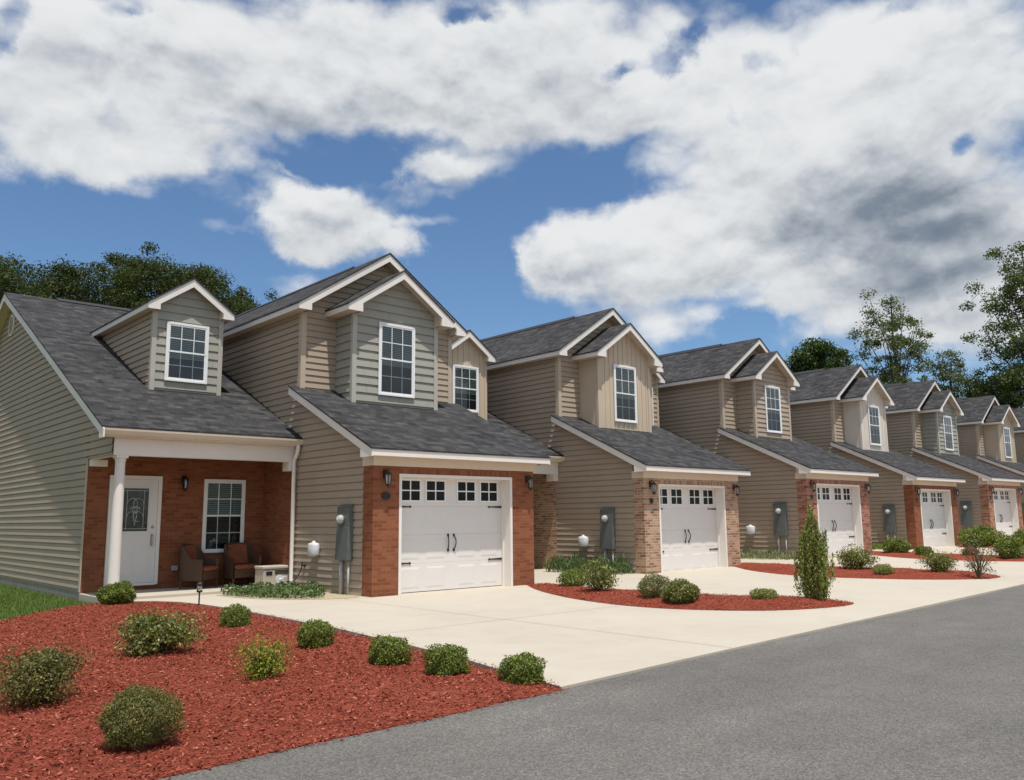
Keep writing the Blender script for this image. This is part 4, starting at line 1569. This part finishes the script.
        vo = vt.build('gable_vent', M['white'], root)
        vl = MB()
        for i in range(-5, 6):
            hw = math.sqrt(max(0, .24 ** 2 - (i * .042) ** 2))
            vl.prism([(XL - .03, 12.2 - hw, 6.80 + i * .042), (XL - .055, 12.2 - hw, 6.785 + i * .042), (XL - .05, 12.2 - hw, 6.81 + i * .042)], (0, 2 * hw, 0))
        vl.build('louvre', M['beige_trim'], vo, fixn=True)
        sp = MB()
        sp.lathe([(.03, 0), (.03, .02), (.012, .03), (.012, .07)], (-.018, 2.55, .50), axis=(-1, 0, 0), n=10)
        sp.lathe([(.026, 0), (.026, .012)], (-.09, 2.55, .55), n=10)
        sp.tube([(-.085, 2.55, .55), (-.09, 2.55, .48), (-.095, 2.56, .43)], .011, 6)
        so_ = sp.build('water_spigot', M['bronze'], root)
        hs = MB()
        hs.tube([(-.095, 2.56, .43), (-.11, 2.62, .34), (-.12, 2.74, .22), (-.13, 2.86, .14), (-.2, 2.95, .09), (-.3, 3.05, .165)], .011, 6)
        hs.build('hose_lead', M['black'], so_, smooth=True)
    bk = MB()
    bk.box(XL, W, 20.0, 20.1, -.2, 3.6)
    bk.build('back_wall', M['beige'], root)
    return root


_m, _t, _b = new_mat('door_glass')
_vo = _t.noise(obj_coord(_t), 9.0, 3.0, 0.6).outputs[0]
_t.link(_t.ramp(_vo, [(0.3, (0.010, 0.013, 0.012)), (0.7, (0.05, 0.06, 0.055))]), _b.inputs['Base Color'])
_b.inputs['Roughness'].default_value = 0.12
M['door_glass'] = _m

for k in range(1, 8):
    build_unit(k)


# ------------------------------------------------------------------ porch things
def wicker_chair(x, y, rz, label):
    root = empty('wicker_armchair', (x, y, .06), rz)
    tag(root, label, 'armchair', 'wicker armchairs on the porch')
    # curved back and arms: a shell along a U path (chair faces -Y)
    pts = []
    hw, d, r = .33, .30, .20
    path = [(hw, -d), (hw, -.05), (hw, d - r)]
    for i in range(1, 7):
        t = math.pi / 2 * i / 6
        path.append((hw - r + r * math.cos(t), d - r + r * math.sin(t)))
    path = path + [(-a, b) for a, b in path[::-1]]
    shell = MB()
    n_ = len(path)
    for i, (a, b) in enumerate(path):
        f = max(0.0, min(1.0, (b + .02) / .22))
        top = .60 + (.28 * (f * f * (3 - 2 * f))) + .05 * (1 - abs(a) / hw) * f
        din = Vector((a, b)).normalized() * .055
        shell.v.extend([(a, b, .16), (a, b, top), (a - din.x, b - din.y, top), (a - din.x, b - din.y, .16)])
        if i:
            p, q = 4 * (i - 1), 4 * i
            for j in range(4):
                shell.f.append([p + j, q + j, q + (j + 1) % 4, p + (j + 1) % 4])
    shell.f.append([0, 1, 2, 3])
    e = 4 * (n_ - 1)
    shell.f.append([e + 3, e + 2, e + 1, e])
    shell.build('frame', M['wicker'], root, fixn=True, bevel=.012)
    st = MB()
    st.box(-.28, .28, -.31, .22, .18, .36)
    st.build('seat', M['wicker'], root, bevel=.01)
    for a in (-.29, .29):
        for b in (-.27, .20):
            lg = MB()
            lg.tube([(a, b, .17), (a * 1.03, b * 1.03, 0)], [.026, .02], 8)
            lg.build('leg', M['wicker'], root)
    c = MB()
    c.box(-.265, .265, -.33, .19, .362, .45)
    c.build('seat_cushion', M['cushion'], root, bevel=.03)
    c = MB()
    c.prism([(-.25, .115, .452), (.25, .115, .452), (.22, .185, .86), (.0, .19, .885), (-.22, .185, .86)], (0, .055, .01))
    c.build('back_cushion', M['cushion'], root, fixn=True, bevel=.025)
    return root


wicker_chair(-1.68, 4.08, rad(38), 'dark wicker armchair with terracotta cushions, angled beside the front door side of porch window')
wicker_chair(-.72, 4.10, rad(2), 'dark wicker armchair with terracotta cushions, facing out, next to the hose box')

hr = empty('hose_reel_box', (-.36, 3.34, .06), rad(2))
tag(hr, 'beige plastic garden hose box with a side crank on the porch floor', 'hose reel')
b = MB(); b.box(-.30, .30, -.19, .19, 0, .36)
b.build('body', M['reel'], hr, bevel=.02)
b = MB(); b.box(-.315, .315, -.205, .205, .362, .43)
b.build('lid', M['reel'], hr, bevel=.02)
b = MB()
for i in range(3):
    b.box(-.04, .27, -.2, -.19, .26 + i * .03, .275 + i * .03)
b.build('vent_slot_shade', M['dark'], hr)  # raised dark strips imitate the shade inside open slots
b = MB(); b.box(-.24, -.10, -.197, -.19, .24, .32)
b.build('shade_panel', M['dark'], hr)  # raised dark pad painted as the shade of a hollow
b = MB(); b.lathe([(.10, 0), (.10, .02), (.03, .025), (.02, .05)], (.08, -.19, .14), axis=(0, -1, 0), n=16)
b.tube([(.08, -.24, .14), (.15, -.25, .20)], .014, 6); b.tube([(.15, -.25, .20), (.15, -.33, .20)], .018, 8)
b.build('crank', M['utility'], hr)

pl = empty('path_light', (-2.86, 1.05, -.04))
tag(pl, 'small bronze path light on a stake at the mulch edge by the walk', 'path light')
b = MB(); b.tube([(0, 0, -.1), (0, 0, .25)], .014, 8); b.build('stake', M['bronze'], pl)
b = MB(); b.lathe([(.03, .25), (.055, .265), (.055, .275), (.02, .28)], (0, 0, 0), n=12); b.lathe([(.062, .385), (.058, .40), (.03, .425), (.0, .432)], (0, 0, 0), n=12); b.build('cap', M['bronze'], pl)
b = MB(); b.lathe([(.045, .276), (.052, .33), (.045, .386)], (0, 0, 0), n=12); b.build('lens', M['lamp_glass'], pl, smooth=True)


# ------------------------------------------------------------------ shrubs
def shrub(name, label, cat, x, y, z, rx, rz_, mat, n, leaf, seed, group=None, style='ball', ry=None, aspect=.55, boxy=0.0):
    rng = np.random.default_rng(seed)
    ry = ry or rx
    root = empty(name, (x, y, z))
    tag(root, label, cat, group)
    stems = MB()
    tips = []
    rnd = random.Random(seed)
    ns = {'ball': 7, 'open': 16, 'sparse': 14, 'column': 9}[style]
    for i in range(ns):
        t = 2 * math.pi * i / ns + rnd.uniform(-.3, .3)
        rr = rnd.uniform(.3, .85)
        if style == 'column':
            ex, ey, ez = rx * rr * .5 * math.cos(t), ry * rr * .5 * math.sin(t), rz_ * rnd.uniform(1.1, 1.75)
        else:
            ex, ey, ez = rx * rr * math.cos(t), ry * rr * math.sin(t), rz_ * rnd.uniform(.9, 1.75) * (1.1 - .35 * rr)
        mid = (ex * .35, ey * .35, ez * .5)
        r0 = .012 if rx < .5 else .016
        stems.tube([(rnd.uniform(-.03, .03), rnd.uniform(-.03, .03), -.05), mid, (ex, ey, ez)], [r0, r0 * .7, r0 * .3], 5)
        tips.append(((ex, ey, ez), mid))
    stems.build('stem', M['stem'], root)
    if style == 'ball':
        d = unit_rand(rng, n)
        if boxy:
            d = np.sign(d) * np.abs(d) ** boxy
            d = d / np.maximum(1e-6, (np.abs(d) ** 3).sum(1) ** (1 / 3))[:, None]
        u = 1 - .42 * rng.random(n) ** 1.7
        lump = 1 + .09 * np.sin(d[:, 0] * 5 + seed) + .09 * np.sin(d[:, 1] * 6 + d[:, 2] * 4 + seed * 2) + .05 * np.sin(d[:, 0] * 13 + d[:, 2] * 11) + rng.normal(0, .035, n)
        Pn = d * (u * lump)[:, None]
        Cc = Pn * np.array([rx, ry, rz_]) + np.array([0, 0, rz_ * .84])
        Cc[:, 2] = np.maximum(Cc[:, 2], .02 + .05 * rng.random(n))
        bias = d
    elif style in ('open', 'sparse'):
        # leaf sprays along and around many twigs: ragged outline with gaps
        nc = 46 if style == 'open' else 26
        cc = unit_rand(rng, nc) * (rng.random(nc) ** .4)[:, None] * np.array([rx, ry, rz_]) * .92 + np.array([0, 0, rz_ * 1.02])
        cc[:, 2] = np.maximum(cc[:, 2], .1)
        ctw = MB()
        for q in cc:
            b0 = np.array([q[0] * .25, q[1] * .25, max(.02, q[2] * .3)])
            ctw.tube([tuple(b0), tuple((b0 + q) / 2 + np.array([0, 0, .02])), tuple(q)], [.007, .005, .002], 4, cap=False)
        tw = ctw.build('twig', M['stem'], root)
        idx = rng.integers(0, nc, n)
        sp = (.23 if style == 'open' else .17)
        Cc = cc[idx] + rng.normal(size=(n, 3)) * np.array([rx, ry, rz_ * .8]) * sp
        Cc[:, 2] = np.maximum(Cc[:, 2], .03)
        bias = Cc - np.array([0, 0, rz_])
        bias /= np.linalg.norm(bias, axis=1)[:, None] + 1e-6
    else:   # column: upright plumes
        # (offset x, offset y, height, radius) of each feathery leader
        pl_ = [(0, 0, 1.0, .30), (.42, -.38, .66, .22), (-.36, .30, .60, .24), (.20, .44, .72, .22), (-.15, -.48, .52, .25), (.62, -.52, .40, .20), (-.55, .5, .36, .2), (.1, -.1, .84, .26)]
        w_ = np.array([p[2] * p[3] for p in pl_]); w_ /= w_.sum()
        nc = 210
        wh = rng.choice(len(pl_), nc, p=w_)
        PA = np.array(pl_)[wh]
        h = rng.random(nc) ** .8
        taper = np.where(h < .35, .75 + .7 * h, 1 - ((h - .35) / .65) ** 1.2)
        a = rng.uniform(0, 2 * np.pi, nc)
        rr = np.sqrt(rng.random(nc)) * taper * PA[:, 3] * 1.75
        grow = .35 + .65 * h
        cc = np.stack([rx * (PA[:, 0] * grow + rr * np.cos(a)), ry * (PA[:, 1] * grow + rr * np.sin(a)), h * PA[:, 2] * rz_ * 1.95 + .05], 1)
        idx = rng.integers(0, nc, n)
        along = rng.random(n)
        lean = np.stack([np.cos(a) * .10, np.sin(a) * .10, np.ones(nc)], 1)
        Cc = cc[idx] + lean[idx] * (along * .34 - .12)[:, None] + rng.normal(size=(n, 3)) * .028 * (1.25 - along)[:, None]
        bias = lean[idx]
    L = rng.uniform(.7, 1.25, n) * leaf
    if style == 'column':
        # slim sprays pointing up
        t = lean[idx] + rng.normal(size=(n, 3)) * .45
        t /= np.linalg.norm(t, axis=1)[:, None]
        b_ = np.cross(t, unit_rand(rng, n)); b_ /= np.linalg.norm(b_, axis=1)[:, None]
        Ll = L[:, None]
        Q = np.stack([Cc - t * Ll / 2, Cc + b_ * Ll * .17, Cc + t * Ll / 2, Cc - b_ * Ll * .17], 1)
    else:
        Q = leaf_quads(rng, Cc, L, L * aspect, bias, .7)
    quads_object('foliage', Q, mat, root)
    return root


BX = 'clipped boxwoods along the driveway edge'
bz_ = -.02
for (x, y, r, h, sd, lab) in [(-3.76, -2.42, .265, .245, 1, 'round clipped boxwood in the mulch just right of the path light'),
                              (-3.90, -4.84, .275, .245, 2, 'round clipped boxwood between the path light one and the driveway middle, second from the house'),
                              (-4.04, -6.55, .262, .235, 3, 'round clipped boxwood third from the house along the driveway edge'),
                              (-3.94, -7.35, .25, .225, 4, 'round clipped boxwood second from the road tip of the mulch bed'),
                              (-3.76, -8.20, .235, .212, 5, 'round clipped boxwood at the road tip of the mulch bed')]:
    shrub('boxwood', lab, 'boxwood', x, y, bz_, r * .71, h * .66, M['boxwood'], 8000, .022, sd, BX, 'ball', boxy=.9)
shrub('boxwood', 'dark clipped shrub at the foot of the white porch column', 'boxwood', -3.80, 2.36, bz_, .30, .215, M['boxwood'], 9000, .035, 6, None, 'ball')
shrub('azalea', 'broad leafy shrub with pale tips in the middle of the mulch bed', 'shrub', -5.42, -4.22, bz_, .39, .255, M['azalea'], 5200, .042, 7, None, 'open')
shrub('azalea', 'wide dark shrub cut by the left edge of the photo', 'shrub', -7.05, -6.0, bz_, .315, .235, M['loropetalum'], 9000, .026, 8, None, 'open')
shrub('azalea', 'dense dark rounded shrub in the mulch nearest the camera', 'shrub', -6.9, -7.9, bz_, .25, .20, M['dwarf'], 16000, .019, 9, None, 'ball', aspect=.4)
shrub('spirea', 'yellow green airy shrub in front of the round boxwoods', 'shrub', -5.32, -6.42, bz_, .25, .21, M['spirea'], 2400, .026, 10, None, 'open')

# shrubs on the mulch islands
def isl(label, x, y, r, h, mat, n, leaf, seed, style='ball', name='island_shrub', cat='shrub', **kw):
    shrub(name, label, cat, x, y, gz(x) + .045, r, h, M[mat], n, leaf, seed, None, style, **kw)


isl('small dark green shrub at the brick end of the nearest mulch island', 3.62, -1.70, .27, .20, 'boxwood', 3500, .035, 12)
isl('open pale-tipped leafy shrub beside the small dark one on the nearest mulch island', 2.95, -3.0, .33, .28, 'azalea', 2800, .045, 13, 'open')
isl('fine dark green rounded shrub left of the bright one on the nearest mulch island', 2.72, -4.52, .29, .23, 'dwarf', 9000, .022, 14)
isl('bright green shrub touching a darker one on the nearest mulch island', 2.53, -5.20, .30, .20, 'azalea', 5500, .036, 15)
isl('low flat tuft of shrub left of the tall juniper', 3.66, -6.02, .25, .115, 'juniper', 5000, .024, 16, ry=.2)
isl('tall pointed green juniper at the tip of the nearest mulch island', 4.22, -6.62, .38, .70, 'juniper', 15000, .050, 17, 'column', 'juniper', 'juniper')
isl('bright leafy shrub in front of the third garage door', 11.75, -3.66, .42, .30, 'azalea', 3600, .050, 18, 'open')
isl('low round yellow green tuft right of the bright leafy shrub', 10.62, -4.80, .23, .135, 'juniper', 3500, .028, 19)
isl('rounded shrub on the second mulch island before the fourth garage door', 11.8, -5.55, .34, .26, 'azalea', 3600, .045, 20, 'open')
isl('thin upright shrub with bare lower stems at the tip of the second mulch island', 11.3, -6.62, .36, .46, 'barebush', 800, .045, 21, 'sparse', 'bare_shrub')
isl('dark round shrub below the fourth electric meter', 20.2, -.9, .42, .29, 'boxwood', 4000, .06, 22)
isl('small dark round shrub at the left foot of the fourth garage door', 19.2, -2.2, .26, .17, 'boxwood', 3000, .05, 23)
isl('pinkish brown round shrub beside the bare-stemmed shrub', 19.3, -3.55, .22, .17, 'pinkleaf', 1800, .05, 24, 'ball', 'pink_shrub')
isl('large dark shrub behind the bare-stemmed shrub, before the fifth garage', 27.6, -.9, .78, .42, 'boxwood', 4500, .09, 25)
isl('dark green shrub at the right edge below the fifth garage door', 18.7, -4.85, .37, .36, 'boxwood', 4000, .06, 26)
isl('farthest dark shrub beside the fifth garage door at the right edge', 26.6, -2.75, .40, .34, 'boxwood', 2600, .08, 27)


# ground cover in front of the side walls
def cover(name, label, outline, z, n, leaf, mat, seed, hgt=.22, upright=False):
    rng = np.random.default_rng(seed)
    xs = [p[0] for p in outline]; ys = [p[1] for p in outline]
    cs = []
    while len(cs) < n:
        x, y = rng.uniform(min(xs), max(xs)), rng.uniform(min(ys), max(ys))
        if point_in(outline, x, y):
            lump = .65 + .35 * math.sin(x * 9 + seed) * math.sin(y * 8 + 1)
            cs.append((x, y, z + rng.random() ** .7 * hgt * lump + .01))
    Cc = np.array(cs)
    L = rng.uniform(.7, 1.3, n) * leaf
    if upright:
        t = np.stack([rng.normal(0, .45, n), rng.normal(0, .45, n), np.ones(n)], 1)
        t /= np.linalg.norm(t, axis=1)[:, None]
        b_ = np.cross(t, unit_rand(rng, n)); b_ /= np.linalg.norm(b_, axis=1)[:, None]
        Q = np.stack([Cc - t * L[:, None] / 2, Cc + b_ * .011, Cc + t * L[:, None] / 2, Cc - b_ * .011], 1)
    else:
        Q = leaf_quads(rng, Cc, L, L * .55, np.tile(np.array([[0, 0, 1.0]]), (n, 1)), .8)
    tag(quads_object(name, Q, mat), label, 'ground cover', kind='stuff')


LB1 = smooth_loop([(-1.75, 2.95), (-1.78, 2.1), (-1.45, 1.0), (-.90, .45), (-.62, .55), (-.50, 1.2), (-.03, 1.5), (-.03, 2.95)], 1)
sheet('planting_bed', smooth_loop([(-1.85, 2.95), (-1.85, 2.0), (-1.5, .9), (-.9, .3), (-.3, .08), (-.03, .35), (-.03, 2.95)], 1), M['soil'], .005)
cover('ground_cover', 'low leafy green ground cover before the end house porch', LB1, .0, 3600, .065, M['lirio'], 31, .21)
for k, mt, hh, lf, up in ((2, 'boxwood', .48, .10, True), (3, 'palegrass', .30, .09, True), (4, 'boxwood', .25, .09, True)):
    ox = (k - 1) * LX
    z0 = gz(ox)
    sheet('planting_bed', [(ox - 1.3, 2.9), (ox - 1.3, 1.5), (ox - .9, .35), (ox - .03, .2), (ox - .03, 2.9)], M['soil'], .006)
    cover('ground_cover', {2: 'tall green grassy planting along the second house side wall', 3: 'pale tufted grass along the third house side wall', 4: 'low green planting along the fourth house side wall'}[k],
          [(ox - .95, 2.8), (ox - .95, 1.0), (ox - .7, .45), (ox - .05, .4), (ox - .05, 2.8)], z0, 3000 if k == 2 else 1500, lf * 1.7, M[mt if k != 2 else 'lirio'], 40 + k, hh, up)


# ------------------------------------------------------------------ trees
def tree(name, label, x, y, h, cr, base, mat, nclump, per, leaf, seed, shape='round', clump=.16, group='trees behind the townhouses', lean=0.0, jn=8, fill=.5):
    rng = np.random.default_rng(seed)
    rnd = random.Random(seed)
    root = empty(name, (x, y, -.22))
    tag(root, label, 'tree', group)
    tb = MB()
    r0 = max(.16, h * .017)
    trunk = []
    for i in range(7):
        f = i / 6
        trunk.append(Vector((lean * h * f + rnd.uniform(-.02, .02) * h * f, rnd.uniform(-.02, .02) * h * f, h * .92 * f)))
    tb.tube([tuple(p) for p in trunk], [r0 * (1 - .86 * i / 6) for i in range(7)], 9)

    def at(f):
        f = max(0, min(.999, f)) * 6
        i = int(f)
        return trunk[i].lerp(trunk[i + 1], f - i)
    # crown envelope: relative height -> relative radius
    def env(f):
        if shape == 'round': return math.sqrt(max(0.02, 1 - (2 * f - .9) ** 2 / 1.25))
        if shape == 'tall': return max(.12, (0.55 + .6 * f) if f < .45 else (.82 - (f - .45) ** 1.6 * 1.15))
        return max(.1, 1 - f * .85)
    CC = []
    CR = []
    nl = max(10, nclump // 7)
    for i in range(nl):
        f = (i + rnd.random()) / nl
        zf = base + (1 - base) * f * .94
        a = i * 2.399 + rnd.uniform(-.5, .5)
        R = cr * env(f) * rnd.uniform(.72, 1.12)
        s_ = at(max(.12, zf * .82 - .10))
        e_ = Vector((math.cos(a) * R + lean * h * zf, math.sin(a) * R, zf * h * rnd.uniform(.96, 1.03)))
        m1 = s_.lerp(e_, .45) + Vector((0, 0, -.05 * R)) + Vector((rnd.uniform(-1, 1), rnd.uniform(-1, 1), rnd.uniform(-.5, .5))) * .06 * R
        rr = r0 * (.42 - .25 * f)
        tb.tube([tuple(s_), tuple(m1), tuple(e_)], [rr, rr * .55, rr * .15], 6, cap=False)
        for j in range(jn):
            t = rnd.uniform(.25, 1.04)
            p = (s_.lerp(m1, t / .45) if t < .45 else m1.lerp(e_, (t - .45) / .55))
            q = p + Vector((rnd.gauss(0, 1), rnd.gauss(0, 1), rnd.gauss(.15, .8))) * cr * .20
            tb.tube([tuple(p), tuple(p.lerp(q, .55) + Vector((0, 0, .02 * cr))), tuple(q)], [rr * .25, rr * .16, rr * .06], 4, cap=False)
            CC.append(tuple(q))
            CR.append(cr * clump * rnd.uniform(.65, 1.3))
    tb.build('trunk', M['bark'], root, smooth=True)
    # leafy filling of the crown's inside
    for _ in range(int(nclump * fill)):
        f = rnd.random()
        zf = base + (1 - base) * f * .93
        a = rnd.uniform(0, 2 * math.pi)
        R = cr * env(f) * math.sqrt(rnd.random()) * .85
        CC.append((math.cos(a) * R + lean * h * zf, math.sin(a) * R, zf * h))
        CR.append(cr * clump * rnd.uniform(1.0, 1.7))
    CC = np.array(CC); CR = np.array(CR)
    nc = len(CC)
    n = nc * per
    idx = np.repeat(np.arange(nc), per)
    d = unit_rand(rng, n) * (rng.random(n) ** .55)[:, None]
    P_ = CC[idx] + d * CR[idx][:, None] * np.array([1.15, 1.15, .8])
    P_ += rng.normal(size=(n, 3)) * CR[idx][:, None] * .10
    L = rng.uniform(.6, 1.35, n) * leaf
    Q = leaf_quads(rng, P_, L, L * .6, d + np.array([0, 0, .4]), .6)
    quads_object('crown', Q, mat, root)
    return root


OAK = dict(jn=12, fill=1.3)
tree('oak_tree', 'dark oak crown at the left edge of the photo behind the end roof', -1.4, 31, 14.3, 4.6, .14, M['oak'], 240, 270, .125, 51, clump=.15, **OAK)
tree('oak_tree', 'loose dark oak behind the left end of the end house roof', 2.6, 34, 15.7, 3.4, .18, M['oak'], 192, 190, .125, 52, clump=.15, **OAK)
tree('oak_tree', 'broad dark oak rising behind the dormer of the end house', 6.2, 32, 16.3, 4.1, .16, M['oak'], 312, 270, .125, 63, clump=.15, **OAK)
tree('oak_tree', 'dark oak behind the dormer roof peak of the end house', 9.4, 33, 16.6, 3.5, .20, M['oak'], 240, 270, .125, 54, clump=.15, **OAK)
tree('oak_tree', 'thin feathery oak top left of the first big gable', 12.3, 33.5, 16.1, 2.9, .20, M['oak'], 156, 160, .125, 55, clump=.15, **OAK)
tree('pine_tree', 'round dense dark green tree behind the third and fourth roofs', 64.2, 25.2, 18.0, 4.2, .35, M['pine'], 190, 300, .22, 56, clump=.20, jn=9)
tree('tall_tree', 'tall open greyish green tree behind the fifth roof', 58.4, 15.2, 19.8, 3.9, .26, M['poplar'], 230, 120, .17, 57, 'tall', clump=.14, fill=.1)
tree('tall_tree', 'slender tall tree just right of the open greyish one', 66.0, 14.0, 16.0, 2.6, .25, M['poplar'], 110, 110, .17, 58, 'tall', clump=.16)
tree('broad_tree', 'very tall dark green tree filling the right edge of the photo', 69.0, 8.3, 25.5, 5.3, .20, M['gum'], 300, 170, .20, 59, 'tall', clump=.14, fill=.1)
tree('broad_tree', 'dark green tree low behind the fifth and sixth roofs', 71.0, 13.5, 13.5, 4.2, .15, M['gum'], 170, 160, .22, 60, clump=.18)
tree('broad_tree', 'bushy green tree low behind the fourth roof', 60.5, 20.5, 12.8, 3.2, .25, M['gum'], 130, 150, .22, 61, clump=.18)

# wood behind the end house; unseen west side added to block sky light
rng = np.random.default_rng(91)
WOOD = [(-17, 0), (-17, 10), (-18, 26), (-13, 41), (0, 48), (18, 49)]
cl = []
for i in range(len(WOOD) - 1):
    a_, b_ = Vector(WOOD[i]), Vector(WOOD[i + 1])
    k = int((b_ - a_).length * 3.2)
    for j in range(k):
        p = a_.lerp(b_, (j + rng.random()) / k)
        top = (20.0 if i < 2 else 13.0) + 1.8 * math.sin(i * 2.1 + j * .23) + rng.normal(0, .8)  # unseen west stretch made taller to shade the gable wall
        cl.append((p.x + rng.normal(0, 2.2), p.y + rng.normal(0, 2.2), 1.0 + (top - 1.0) * rng.random() ** .8))
cl = np.array(cl)
per = 110
idx = np.repeat(np.arange(len(cl)), per)
n = len(idx)
P_ = cl[idx] + unit_rand(rng, n) * (rng.random(n) ** .5)[:, None] * np.array([1.7, 1.7, 1.3])
P_[:, 2] = np.maximum(P_[:, 2], 0)
L = rng.uniform(.2, .42, n)
tag(quads_object('woods_sky_block', leaf_quads(rng, P_, L, L * .65), M['oak']), 'dark mass of woodland behind the end house, unseen west side added to block light', 'woods_sky_block', kind='stuff')
